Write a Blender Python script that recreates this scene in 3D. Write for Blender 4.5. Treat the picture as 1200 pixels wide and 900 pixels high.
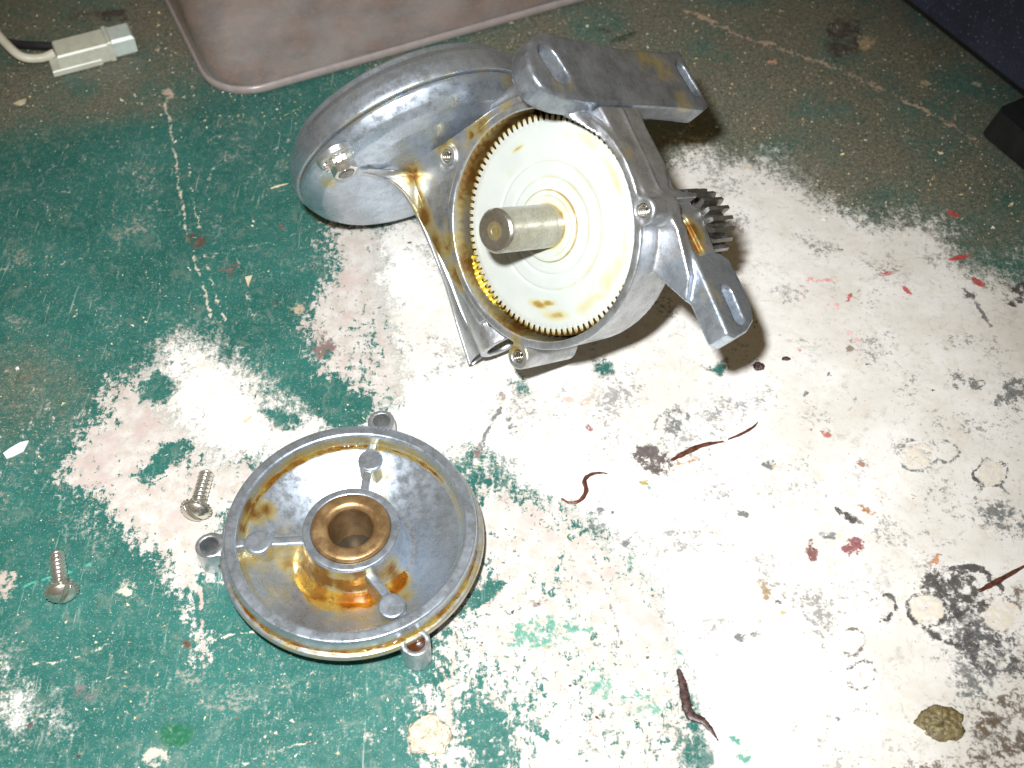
import bpy, bmesh, math, random
import numpy as np
from mathutils import Vector, Matrix
random.seed(7); RNG = np.random.default_rng(11)
for o in list(bpy.data.objects): bpy.data.objects.remove(o)
SC = bpy.context.scene
COL = SC.collection
MM = 0.001
# ------------------------------------------------------------------ camera
TH = math.radians(38.0); CD = 421.0; FPX = 1450.0
FW = np.array([0, math.sin(TH), -math.cos(TH)]); UP = np.array([0, math.cos(TH), math.sin(TH)]); RT = np.array([1., 0, 0])
CAM = -FW * CD
cd = bpy.data.cameras.new('camera'); cam = bpy.data.objects.new('camera', cd); COL.objects.link(cam)
cam.location = Vector(CAM * MM); cam.rotation_euler = (TH, 0, 0)
cd.sensor_width = 36; cd.lens = 36 * FPX / 1200; cd.clip_start = 0.01; cd.clip_end = 20
cd.dof.use_dof = True; cd.dof.focus_distance = 0.395; cd.dof.aperture_fstop = 18.0
SC.camera = cam
# ------------------------------------------------------------------ light and exposure
w = bpy.data.worlds.new('World'); SC.world = w; w.use_nodes = True
wn = w.node_tree.nodes['Background']; wn.inputs[0].default_value = (1.0, 0.72, 0.36, 1); wn.inputs[1].default_value = 0.145
ld = bpy.data.lights.new('camera_flash', 'SPOT'); flash = bpy.data.objects.new('camera_flash', ld); COL.objects.link(flash)
ld.energy = 12.8; ld.color = (0.97, 0.985, 1.0); ld.shadow_soft_size = 0.009; ld.spot_size = math.radians(80); ld.spot_blend = 0.85
flash.location = (-0.026, -0.210, 0.345)
flash.rotation_euler = (Vector((-0.040, -0.030, 0)) - flash.location).to_track_quat('-Z', 'Y').to_euler()
SC.view_settings.view_transform = 'Standard'; SC.view_settings.look = 'None'
SC.view_settings.exposure = 0.0; SC.view_settings.gamma = 1.0
SC.render.engine = 'CYCLES'
SC.cycles.max_bounces = 8; SC.cycles.transparent_max_bounces = 12

# ------------------------------------------------------------------ measuring helpers (mm)
def ray(u, v): return (u - 600) / FPX * RT - (v - 450) / FPX * UP + FW
def onz(u, v, z=0.0):
    r = ray(u, v); return CAM + r * (z - CAM[2]) / r[2]
GO = np.array([8.01076525, 13.35720976, 61.4])          # centre of the gear housing rim
GN = np.array([-0.64682934, -0.57998768, 0.49520309])
GM = np.array([-0.42678047, 0.81341963, 0.39523023])
GT = np.array([0.63203658, -0.0443035, 0.77367109])
GF = np.array([GT, GM, GN])
def loc(u, v, ax, val):                     # point of the casting seen at u,v on the plane axis=val, in casting axes (t, m, n)
    r = ray(u, v); o = GF @ (CAM - GO); d = GF @ r; return o + d * (val - o[ax]) / d[ax]

# ------------------------------------------------------------------ object helpers
def tag(o, label=None, cat=None, group=None, kind=None):
    if label: o['label'] = label
    if cat: o['category'] = cat
    if group: o['group'] = group
    if kind: o['kind'] = kind
    return o
def empty(name, loc_mm, label, cat, group=None, rot=None):
    o = bpy.data.objects.new(name, None); COL.objects.link(o); o.empty_display_size = 0.01
    o.location = Vector([float(x) for x in loc_mm]) * MM
    if rot is not None: o.rotation_euler = rot
    return tag(o, label, cat, group)
def mesh(name, V, Fs, mat, parent=None, smooth=True, angle=None, attrs=None, loc_mm=None, rot=None):
    me = bpy.data.meshes.new(name)
    V = np.asarray(V, dtype=np.float32) * MM
    if isinstance(Fs, np.ndarray) and Fs.ndim == 2:
        nf, k = Fs.shape
        me.vertices.add(len(V)); me.vertices.foreach_set('co', V.ravel())
        me.loops.add(nf * k); me.loops.foreach_set('vertex_index', Fs.astype(np.int32).ravel())
        me.polygons.add(nf); me.polygons.foreach_set('loop_start', np.arange(0, nf * k, k, dtype=np.int32))
        me.update(calc_edges=True)
    else:
        me.from_pydata([tuple(map(float, v)) for v in V], [], [list(map(int, f)) for f in Fs]); me.update()
    me.polygons.foreach_set('use_smooth', [bool(smooth)] * len(me.polygons))
    if smooth and angle: me.set_sharp_from_angle(angle=math.radians(angle))
    if attrs:
        for k, a in attrs.items():
            a = np.asarray(a, dtype=np.float32)
            if a.ndim == 1:
                at = me.attributes.new(k, 'FLOAT', 'POINT'); at.data.foreach_set('value', a)
            else:
                at = me.attributes.new(k, 'FLOAT_COLOR', 'POINT')
                at.data.foreach_set('color', np.c_[a, np.ones(len(a))].astype(np.float32).ravel())
    if mat: me.materials.append(mat)
    o = bpy.data.objects.new(name, me); COL.objects.link(o)
    if parent: o.parent = parent
    if loc_mm is not None: o.location = Vector([float(x) for x in loc_mm]) * MM
    if rot is not None: o.rotation_euler = rot
    return o
def fix_normals(o):
    bm = bmesh.new(); bm.from_mesh(o.data); bmesh.ops.recalc_face_normals(bm, faces=bm.faces); bm.to_mesh(o.data); bm.free()
def lathe(profile, seg=96, closed=False, wob=None):
    """profile of (r, z); returns verts, faces as arrays; first / last with r=0 become tiny rings"""
    P = np.array(profile, float); a = np.linspace(0, 2 * np.pi, seg, endpoint=False)
    r = P[:, 0][:, None] * np.ones(seg)[None]; z = P[:, 1][:, None] * np.ones(seg)[None]
    if wob: r, z = wob(r, z, a[None])
    V = np.stack([r * np.cos(a), r * np.sin(a), z], -1).reshape(-1, 3)
    n = len(P); i = np.arange(n if closed else n - 1)[:, None]; j = np.arange(seg)[None]
    i2 = (i + 1) % n; j2 = (j + 1) % seg
    F = np.stack([i * seg + j + 0 * i, i * seg + j2, i2 * seg + j2, i2 * seg + j], -1).reshape(-1, 4)
    return V, F
def smooth_profile(pts, step=1.0, rnd=0.35):
    """round the corners of a profile and resample it"""
    out = []
    P = [np.array(p, float) for p in pts]
    for i, p in enumerate(P):
        if i in (0, len(P) - 1): out.append(p); continue
        a = P[i - 1] - p; b = P[i + 1] - p; la, lb = np.linalg.norm(a), np.linalg.norm(b); k = min(rnd, la * .4, lb * .4)
        for t in (0, .33, .67, 1):
            q0 = p + a / la * k; q1 = p + b / lb * k
            out.append((1 - t) ** 2 * q0 + 2 * t * (1 - t) * p + t * t * q1)
    res = [out[0]]
    for q in out[1:]:
        d = np.linalg.norm(q - res[-1]); n = max(1, int(math.ceil(d / step))); s = res[-1].copy()
        for k in range(1, n + 1): res.append(s + (q - s) * k / n)
    return res
def prism(poly, z0, z1, bevel=0.0):
    """poly list of (x, y) ccw, from z0 to z1, bevelled top and bottom edges by insetting"""
    P = np.array(poly, float); n = len(P)
    c = P.mean(0)
    def inset(k):
        d = np.roll(P, -1, 0) - P; d /= np.linalg.norm(d, axis=1)[:, None]; nr = np.c_[d[:, 1], -d[:, 0]]
        m = nr + np.roll(nr, 1, 0); m /= np.linalg.norm(m, axis=1)[:, None]; return P - m * k
    rings = [(inset(bevel), z0), (P, z0 + bevel), (P, z1 - bevel), (inset(bevel), z1)] if bevel else [(P, z0), (P, z1)]
    V = []; F = []
    for Q, z in rings: V += [(q[0], q[1], z) for q in Q]
    for k in range(len(rings) - 1):
        for i in range(n):
            j = (i + 1) % n; F.append((k * n + i, k * n + j, (k + 1) * n + j, (k + 1) * n + i))
    F.append(tuple(range(n - 1, -1, -1))); F.append(tuple(range((len(rings) - 1) * n, len(rings) * n)))
    return V, F
def tube(path, rad, seg=12, cap=True):
    P = [np.array(p, float) for p in path]; n = len(P); V = []; F = []
    R = rad if hasattr(rad, '__len__') else [rad] * n
    up = np.array([0, 0, 1.])
    prev = None
    for i, p in enumerate(P):
        t = P[min(i + 1, n - 1)] - P[max(i - 1, 0)]; t /= np.linalg.norm(t)
        if prev is None:
            h = up if abs(t[2]) < .9 else np.array([1., 0, 0]); x = np.cross(t, h)
        else: x = prev - t * (prev @ t)
        x /= np.linalg.norm(x); prev = x; y = np.cross(t, x)
        for k in range(seg):
            a = 2 * math.pi * k / seg; V.append(p + R[i] * (math.cos(a) * x + math.sin(a) * y))
    for i in range(n - 1):
        for k in range(seg):
            j = (k + 1) % seg; F.append((i * seg + k, i * seg + j, (i + 1) * seg + j, (i + 1) * seg + k))
    if cap: F.append(tuple(range(seg - 1, -1, -1))); F.append(tuple(range((n - 1) * seg, n * seg)))
    return V, F
def spline(pts, n=8):
    P = [np.array(p, float) for p in pts]; P = [2 * P[0] - P[1]] + P + [2 * P[-1] - P[-2]]; out = []
    for i in range(1, len(P) - 2):
        for k in range(n):
            t = k / n; out.append(.5 * ((2 * P[i]) + (-P[i - 1] + P[i + 1]) * t + (2 * P[i - 1] - 5 * P[i] + 4 * P[i + 1] - P[i + 2]) * t * t + (-P[i - 1] + 3 * P[i] - 3 * P[i + 1] + P[i + 2]) * t ** 3))
    out.append(P[-2]); return out
# numpy value noise
def vnoise(x, y, freq, seed):
    r = np.random.default_rng(seed); G = r.random((256, 256)).astype(np.float32)
    fx = x * freq + 1000.37; fy = y * freq + 2000.71
    ix = np.floor(fx).astype(np.int64); iy = np.floor(fy).astype(np.int64); tx = (fx - ix).astype(np.float32); ty = (fy - iy).astype(np.float32)
    tx = tx * tx * (3 - 2 * tx); ty = ty * ty * (3 - 2 * ty)
    a = G[ix & 255, iy & 255]; b = G[(ix + 1) & 255, iy & 255]; c = G[ix & 255, (iy + 1) & 255]; d = G[(ix + 1) & 255, (iy + 1) & 255]
    return (a * (1 - tx) + b * tx) * (1 - ty) + (c * (1 - tx) + d * tx) * ty
def fbm(x, y, freq, octv, seed, gain=.55):
    s = 0; amp = 1; tot = 0
    for k in range(octv):
        s = s + amp * vnoise(x, y, freq * 2.03 ** k, seed + k * 17); tot += amp; amp *= gain
    return s / tot * 2 - 1
def sdpoly(x, y, poly):
    P = np.array(poly, np.float32); d = np.full(x.shape, 1e9, np.float32); ins = np.zeros(x.shape, bool)
    for i in range(len(P)):
        a = P[i]; b = P[i - 1]; ex, ey = b - a; wx = x - a[0]; wy = y - a[1]
        t = np.clip((wx * ex + wy * ey) / max(ex * ex + ey * ey, 1e-9), 0, 1)
        d = np.minimum(d, (wx - ex * t) ** 2 + (wy - ey * t) ** 2)
        c = ((a[1] <= y) != (b[1] <= y)); xc = a[0] + (y - a[1]) * ex / (ey if abs(ey) > 1e-9 else 1e-9)
        ins ^= c & (x < xc)
    d = np.sqrt(d); return np.where(ins, -d, d)
def sdline(x, y, pts):
    d = np.full(x.shape, 1e9, np.float32)
    for (ax, ay), (bx, by) in zip(pts[:-1], pts[1:]):
        ex, ey = bx - ax, by - ay; wx = x - ax; wy = y - ay
        t = np.clip((wx * ex + wy * ey) / max(ex * ex + ey * ey, 1e-9), 0, 1)
        d = np.minimum(d, (wx - ex * t) ** 2 + (wy - ey * t) ** 2)
    return np.sqrt(d)
def sdell(x, y, cx, cy, rx, ry, ang=0):
    a = math.radians(ang); dx = x - cx; dy = y - cy; u = dx * math.cos(a) + dy * math.sin(a); v = -dx * math.sin(a) + dy * math.cos(a)
    k = np.sqrt((u / rx) ** 2 + (v / ry) ** 2); return (k - 1) * min(rx, ry)

# ------------------------------------------------------------------ materials
class NT:
    def __init__(s, name):
        s.m = bpy.data.materials.new(name); s.m.use_nodes = True; s.t = s.m.node_tree; s.n = s.t.nodes; s.l = s.t.links
        s.b = s.n['Principled BSDF']; s.out = s.n['Material Output']; s.tc = s.n.new('ShaderNodeTexCoord').outputs['Object']
    def _set(s, inp, v):
        if hasattr(v, 'is_output') or isinstance(v, bpy.types.NodeSocket): s.l.new(v, inp)
        else: inp.default_value = v if not (isinstance(v, tuple) and len(v) == 3 and inp.type == 'RGBA') else v + (1,)
    def noise(s, mm, detail=4, rough=.6, dist=0, col=False, vec=None):
        n = s.n.new('ShaderNodeTexNoise'); n.inputs['Scale'].default_value = 1000.0 / mm; n.inputs['Detail'].default_value = detail
        n.inputs['Roughness'].default_value = rough; n.inputs['Distortion'].default_value = dist; s.l.new(vec or s.tc, n.inputs['Vector'])
        return n.outputs['Color' if col else 'Fac']
    def stretch(s, sx, sy, sz, rot=(0, 0, 0)):
        m = s.n.new('ShaderNodeMapping'); m.inputs['Scale'].default_value = (sx, sy, sz); m.inputs['Rotation'].default_value = rot; s.l.new(s.tc, m.inputs[0]); return m.outputs[0]
    def voro(s, mm, out='Distance', feat='F1'):
        n = s.n.new('ShaderNodeTexVoronoi'); n.feature = feat; n.inputs['Scale'].default_value = 1000.0 / mm; s.l.new(s.tc, n.inputs['Vector']); return n.outputs[out]
    def math(s, op, a, b=None, clamp=False):
        n = s.n.new('ShaderNodeMath'); n.operation = op; n.use_clamp = clamp; s._set(n.inputs[0], a)
        if b is not None: s._set(n.inputs[1], b)
        return n.outputs[0]
    def step(s, v, lo, hi, a=0., b=1.):
        n = s.n.new('ShaderNodeMapRange'); n.interpolation_type = 'SMOOTHSTEP'; s._set(n.inputs[0], v)
        n.inputs[1].default_value = lo; n.inputs[2].default_value = hi; n.inputs[3].default_value = a; n.inputs[4].default_value = b; return n.outputs[0]
    def mix(s, f, a, b):
        n = s.n.new('ShaderNodeMix'); n.data_type = 'RGBA'; s._set(n.inputs[0], f); s._set(n.inputs[6], a); s._set(n.inputs[7], b); return n.outputs[2]
    def attr(s, name, col=False):
        n = s.n.new('ShaderNodeAttribute'); n.attribute_name = name; return n.outputs['Color' if col else 'Fac']
    def bump(s, h, strength, dist_mm=.2):
        n = s.n.new('ShaderNodeBump'); n.inputs['Strength'].default_value = strength; n.inputs['Distance'].default_value = dist_mm * MM
        s._set(n.inputs['Height'], h); s.l.new(n.outputs[0], s.b.inputs['Normal'])
    def set(s, **k):
        for a, v in k.items(): s._set(s.b.inputs[a.replace('_', ' ')], v)
        return s.m
def metal(name, base=(.60, .63, .67), dark=(.41, .43, .45), rough=.36, metallic=.88, bump=.35, oil=True, grain=1.0, oilbase=.0):
    s = NT(name)
    n1 = s.noise(9, 5, .6); n2 = s.noise(1.1, 4, .7); n3 = s.noise(.35, 2, .5); n5 = s.noise(3.5, 6, .7)
    c = s.mix(s.step(n1, .3, .72), dark, base)
    c = s.mix(s.step(n2, .35, .75, 0, .35 * grain), c, tuple(min(1, x * 1.25) for x in base))
    c = s.mix(s.step(n5, .52, .66, 0, .35), c, tuple(x * .8 for x in dark))
    n6 = s.noise(.8, 6, .8); c = s.mix(s.step(n6, .56, .66, 0, .55), c, tuple(x * .5 for x in dark))
    c = s.mix(s.step(n6, .34, .42, .45, 0), c, tuple(min(1, x * 1.3) for x in base))
    c = s.mix(s.step(n3, .64, .72, 0, .5 * grain), c, (.10, .095, .085))
    c = s.mix(s.step(s.voro(1.3), .0, .10, .75, 0), c, (.07, .065, .055))
    r = s.step(n5, .3, .7, rough - .1, rough + .12)
    h = s.math('ADD', s.math('MULTIPLY', n2, .6), s.math('MULTIPLY', n3, .35))
    if oil:
        a = s.math('ADD', s.attr('oil'), oilbase); k = s.noise(5, 5, .65, .6); k2 = s.noise(2.0, 3, .6)
        f = s.math('ADD', a, s.math('MULTIPLY', s.math('SUBTRACT', k, .5), .85))
        thin = s.step(f, .25, .70, 0, .85); thick = s.step(f, .62, .95, 0, .92)
        c = s.mix(thin, c, (.44, .335, .075)); c = s.mix(thick, c, (.22, .085, .008))
        wet = s.step(f, .38, .55); s.set(Coat_Weight=wet, Coat_Roughness=.04)
        met = s.math('SUBTRACT', metallic, s.math('MULTIPLY', thin, metallic * .30)); s.set(Metallic=met)
        h = s.math('MULTIPLY', h, s.math('SUBTRACT', 1.0, s.math('MULTIPLY', wet, .7)))
    else: s.set(Metallic=metallic)
    s.bump(h, bump, .15)
    return s.set(Base_Color=c, Roughness=r)
M_CAST = metal('die_cast_zinc')
M_CASTB = metal('die_cast_bluish', (.54, .61, .70), (.41, .47, .54), .33, .86, .22)
M_BAR = metal('die_cast_dull', (.37, .405, .45), (.20, .22, .245), .38, .8, .5)
M_WORM = metal('brass_worm', (.86, .68, .10), (.66, .48, .04), .3, .35, .2, False, .3)
M_STEEL = metal('turned_steel', (.56, .54, .47), (.40, .36, .29), .26, .9, .12, True, .5, -.05)
M_DARKST = metal('dark_steel', (.36, .355, .34), (.15, .145, .13), .28, .85, .3, True, 1.0, .0)
M_SCREW = metal('plated_screw', (.74, .72, .66), (.58, .55, .48), .24, .9, .1, False, .2)
M_BRIGHT = metal('bright_plated', (.85, .84, .80), (.55, .52, .46), .18, .9, .2, False, .5)
def mat_bronze():
    s = NT('sintered_bronze'); n = s.noise(.5, 4, .7); n2 = s.noise(5, 3, .6)
    c = s.mix(s.step(n2, .3, .7), (.28, .17, .075), (.44, .29, .14)); c = s.mix(s.step(n, .55, .7, 0, .6), c, (.12, .05, .015))
    s.bump(n, .5, .12); return s.set(Base_Color=c, Metallic=.75, Roughness=s.step(n2, .3, .7, .34, .48))
M_BRONZE = mat_bronze()
def mat_nylon():
    s = NT('white_nylon'); a = s.attr('oil'); k = s.noise(6, 4, .6, .8); k2 = s.noise(14, 3, .6)
    n = s.n.new('ShaderNodeTexWave'); n.wave_type = 'RINGS'; n.rings_direction = 'Z'; n.inputs['Scale'].default_value = 320; n.inputs['Distortion'].default_value = .6; s.l.new(s.tc, n.inputs[0])
    c = s.mix(s.step(k2, .3, .7), (.50, .53, .50), (.455, .49, .465))
    f = s.math('ADD', a, s.math('MULTIPLY', s.math('SUBTRACT', k, .5), .7))
    c = s.mix(s.step(f, .20, .62, 0, .6), c, (.48, .42, .14)); c = s.mix(s.step(f, .55, .85, 0, .85), c, (.27, .16, .02))
    c = s.mix(s.step(f, .9, 1.15, 0, .95), c, (.035, .018, .006))
    s.bump(s.math('ADD', s.math('MULTIPLY', n.outputs['Fac'], .3), s.noise(2, 3)), .10, .1)
    return s.set(Base_Color=c, Roughness=.28, Coat_Weight=.25, Coat_Roughness=.1, Subsurface_Weight=.15, Subsurface_Radius=(.003, .0026, .0018), Subsurface_Scale=.6)
M_NYLON = mat_nylon()
def plain(name, c1, c2, rough=.5, mm=5, bump=.2, metallic=0, **kw):
    s = NT(name); n = s.noise(mm, 5, .65); n2 = s.noise(mm * .12, 3, .6); c = s.mix(s.step(n, .35, .68), c1, c2)
    s.bump(s.math('ADD', n, s.math('MULTIPLY', n2, .4)), bump, .2); s.set(**kw); return s.set(Base_Color=c, Roughness=rough, Metallic=metallic)
M_HOLE = plain('bore_shade', (.012, .010, .008), (.03, .025, .015), .4)  # near-black colour stands in for the shade deep in holes

# ------------------------------------------------------------------ the bench: fields laid out over the board
def spaced(stops):
    out = [stops[0][0]]
    for (a, s0), (b, s1) in zip(stops[:-1], stops[1:]):
        x = a
        while x < b:
            x += s0 + (s1 - s0) * (x - a) / (b - a); out.append(min(x, b))
            if out[-1] >= b: break
    return np.array(out)
bx = spaced([(-620, 40), (-245, .7), (-150, .55), (0, .5), (150, .55), (245, .7), (246, 4), (620, 60)])
by = spaced([(-420, 40), (-152, .6), (-140, .46), (60, .52), (228, .8), (240, 4), (760, 60)])
X, Y = np.meshgrid(bx, by, indexing='ij'); nx, ny = X.shape
Q = np.stack([X - CAM[0], Y - CAM[1], 0 * X - CAM[2]], -1); zd = Q @ FW
U = (600 + FPX * (Q @ RT) / zd).astype(np.float32); Vp = (450 - FPX * (Q @ UP) / zd).astype(np.float32)
X = X.astype(np.float32); Y = Y.astype(np.float32)
# warp so drawn shapes get ragged
wu = fbm(X, Y, 1 / 9., 4, 3); wv = fbm(X, Y, 1 / 9., 4, 4); ww = fbm(X, Y, 1 / 2.2, 3, 5); ww2 = fbm(X, Y, 1 / 2.2, 3, 6)
PU = U + wu * 16 + ww * 5; PV = Vp + wv * 16 + ww2 * 5
QU = U + wu * 5 + ww * 2.5; QV = Vp + wv * 5 + ww2 * 2.5
def sm(a, b, x):
    t = np.clip((x - a) / (b - a), 0, 1); return t * t * (3 - 2 * t)
# white paint
WP = [(415, 262), (520, 250), (640, 240), (760, 225), (800, 176), (828, 176), (850, 192), (900, 190), (935, 208), (975, 236), (1012, 256), (1062, 262), (1092, 262), (1112, 282), (1128, 306), (1180, 330), (1330, 345),
      (1400, 1100), (805, 1000), (775, 830), (760, 700), (730, 640), (650, 600), (560, 560), (480, 470), (432, 500), (380, 492), (330, 470), (300, 442), (245, 400), (222, 388), (190, 392), (165, 430), (150, 470), (170, 510), (215, 560), (262, 590), (300, 640), (420, 640), (560, 600), (590, 560), (520, 470), (440, 455), (425, 400), (420, 330)]
WP = [(415, 262), (520, 250), (640, 240), (760, 225), (800, 176), (828, 176), (850, 192), (900, 190), (935, 208), (975, 236), (1012, 256), (1062, 262), (1092, 262), (1112, 282), (1128, 306), (1180, 330), (1330, 345),
      (1400, 1100), (805, 1000), (778, 850), (772, 780), (745, 720), (700, 655), (620, 600), (540, 570), (420, 560), (300, 590), (255, 590), (212, 560), (185, 520), (165, 480), (158, 440), (175, 402), (205, 390), (240, 400), (295, 442), (330, 470), (378, 492), (435, 478), (452, 440), (428, 400), (424, 330)]
WP = [(455, 262), (520, 250), (640, 240), (760, 225), (800, 176), (828, 176), (850, 192), (900, 190), (935, 208), (975, 236), (1012, 256), (1062, 262), (1092, 262), (1112, 282), (1128, 306), (1180, 330), (1330, 345),
      (1400, 1100), (815, 1000), (790, 860), (790, 790), (760, 690), (700, 625), (620, 575), (540, 540), (420, 530), (300, 560), (262, 552), (225, 548), (195, 500), (185, 450), (186, 410), (205, 392), (240, 403), (295, 442), (330, 470), (378, 492), (435, 486), (462, 450), (450, 380), (440, 330)]
fw = -sdpoly(PU, PV, WP) / 24.0 + .15 + .35 * fbm(X, Y, 1 / 18., 4, 40)
for cx, cy, rx, ry, a in [(275, 418, 28, 9, 10), (305, 425, 10, 7, 0), (20, 830, 40, 46, 20), (0, 790, 22, 45, 0), (62, 850, 28, 34, 30), (100, 618, 30, 18, 20), (1190, 300, 25, 22, 0), (560, 660, 24, 20, 0), (665, 700, 40, 20, 0), (700, 760, 60, 12, -5)]:
    fw = np.maximum(fw, -sdell(PU, PV, cx, cy, rx, ry, a) / 30 - .75)
# pinkish undercoat, worn through
fk = np.full(X.shape, -4., np.float32)
KP = [[(85, 560), (130, 470), (190, 420), (290, 500), (320, 560), (262, 620), (240, 690), (243, 770), (238, 770), (222, 700), (190, 650), (140, 605)],
      [(385, 265), (480, 270), (520, 480), (440, 490), (380, 440), (360, 370), (395, 320)],
      [(540, 560), (700, 600), (800, 720), (830, 900), (800, 1000), (600, 960), (560, 800), (540, 900), (505, 920), (512, 790), (550, 690)],
      [(-80, 420), (70, 400), (100, 480), (80, 590), (-80, 590)], [(0, 270), (200, 330), (420, 210), (420, 160), (300, 110), (0, 130)], [(230, 690), (510, 790), (520, 900), (200, 900)]]
for P, b, s_ in zip(KP, (.40, .15, .45, -1.7, -1.8, -1.8), (26., 24., 40., 26., 40., 30.)): fk = np.maximum(fk, np.minimum(-sdpoly(PU, PV, P) / s_, 1.) + b)
fk = np.maximum(fk, fw - .5)
fk = fk + .5 * fbm(X, Y, 1 / 9., 4, 44)
# mottling: green shows through in these places
for cx, cy, rx, ry, a, k in [(640, 770, 120, 50, -8, .6), (700, 860, 110, 60, 0, .9), (655, 620, 60, 30, 0, .5), (640, 690, 70, 40, 10, .7), (200, 540, 60, 40, -20, .8), (430, 430, 40, 70, 0, .7), (590, 850, 50, 50, 0, .8), (290, 560, 25, 60, 30, .7), (540, 600, 28, 30, 0, .7), (800, 870, 50, 60, 0, .7), (590, 530, 60, 40, 0, .4), (610, 470, 40, 30, 0, .35)]:
    g_ = np.exp(-np.clip(sdell(U, Vp, cx, cy, rx, ry, a) / min(rx, ry) + 1, 0, 3) ** 2)
    fw = fw - g_ * k * 1.6; fk = fk - g_ * k * .9
# solid green islands
for cx, cy, rx, ry, a in [(330, 490, 22, 10, 10), (395, 470, 42, 26, 20), (190, 455, 20, 12, 0), (192, 542, 34, 12, -25), (265, 715, 40, 30, 0), (560, 700, 30, 12, -50), (705, 430, 9, 6, 0), (612, 452, 7, 5, 30), (838, 432, 10, 9, 0), (420, 260, 25, 8, 0)]:
    s_ = sdell(PU, PV, cx, cy, rx, ry, a) / 6; fw = np.minimum(fw, s_); fk = np.minimum(fk, s_)
# dust, thick at the far end of the board
fd = sm(150, 20, Vp - .20 * np.clip(600 - U, -300, 600) * 0 - np.clip(U - 560, 0, 700) * .42) * .95
fd = np.maximum(fd, sm(60, -60, sdell(U, Vp, 960, 190, 320, 150, 22)) * 1.05)
fd = np.maximum(fd, sm(30, -60, sdell(U, Vp, 60, 60, 190, 90, -10)) * .9)
fd = np.maximum(fd, sm(40, -60, sdell(U, Vp, 30, 470, 100, 90, 0)) * .62); fd = np.maximum(fd, sm(80, -20, sdell(U, Vp, 100, 30, 260, 90, -8)) * 1.0)
fd = fd * (.75 + .5 * fbm(X, Y, 1 / 22., 4, 71))
fd = np.maximum(fd, .12 + .22 * fbm(X, Y, 1 / 30., 4, 72))
# overlay marks: colour + strength
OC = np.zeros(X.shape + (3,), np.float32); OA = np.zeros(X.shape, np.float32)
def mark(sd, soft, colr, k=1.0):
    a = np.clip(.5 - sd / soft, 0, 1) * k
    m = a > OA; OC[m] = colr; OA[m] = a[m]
PINK = (.52, .40, .34); DARK = (.035, .03, .03); BRN = (.10, .035, .02); RED = (.48, .06, .055); CRM = (.62, .56, .45); GRN = (.05, .27, .19); GREY = (.13, .14, .14); OIL = (.05, .035, .006)
def line(pts, wd, colr, k=1.0, soft=4.): mark(sdline(QU, QV, pts) - wd * 1.0 - .3, soft, colr, k * 1.28)
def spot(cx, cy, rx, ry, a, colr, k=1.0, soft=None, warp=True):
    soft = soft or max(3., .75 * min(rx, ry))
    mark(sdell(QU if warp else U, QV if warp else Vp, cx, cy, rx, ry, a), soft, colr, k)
for pts, wd, c, k in [
    ([(193, 118), (204, 170), (219, 272)], .9, CRM, .85), ([(222, 195), (233, 265)], .7, CRM, .8), ([(226, 300), (240, 340), (247, 374)], .9, CRM, .85), ([(239, 300), (252, 340), (262, 378)], .9, CRM, .8),
    ([(275, 300), (288, 345), (294, 370)], .5, CRM, .6), ([(165, 300), (172, 325)], .5, CRM, .6), ([(800, 10), (880, 45), (970, 75), (1050, 112), (1120, 148), (1150, 165)], .9, (.45, .33, .24), .9),
    ([(1120, 148), (1160, 180), (1187, 240)], .5, (.40, .33, .24), .7), ([(245, 752), (297, 738)], 1.1, CRM, .9), ([(30, 782), (100, 768), (140, 750)], .8, CRM, .7), ([(112, 798), (180, 775)], .5, CRM, .7),
    ([(235, 690), (240, 780)], 2.2, PINK, .9), ([(270, 898), (320, 880), (380, 866)], .9, CRM, .7), ([(0, 315), (60, 308), (140, 300)], .4, CRM, .5), ([(240, 302), (330, 280), (400, 250)], .4, CRM, .55),
    ([(545, 690), (530, 760), (524, 890)], 1.6, PINK, .85), ([(514, 770), (522, 800), (536, 850)], 1.4, PINK, .85), ([(130, 545), (200, 500), (190, 520)], .5, (.5, .62, .55), .6),
    ([(696, 652), (710, 690), (722, 735), (731, 752)], 1.0, GREY, .85), ([(20, 690), (60, 678), (105, 663)], .7, (.06, .36, .25), .8), ([(560, 745), (640, 735), (700, 755), (760, 765)], 1.0, PINK, .5),
    ([(10, 575), (60, 560)], .4, CRM, .4), ([(420, 470), (415, 500)], .3, PINK, .4), ([(1129, 340), (1150, 362), (1162, 382)], 2.0, GREY, .75), ([(590, 480), (575, 500), (560, 530)], 2.2, GREY, .72)]:
    line(pts, wd, c, k)
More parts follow.
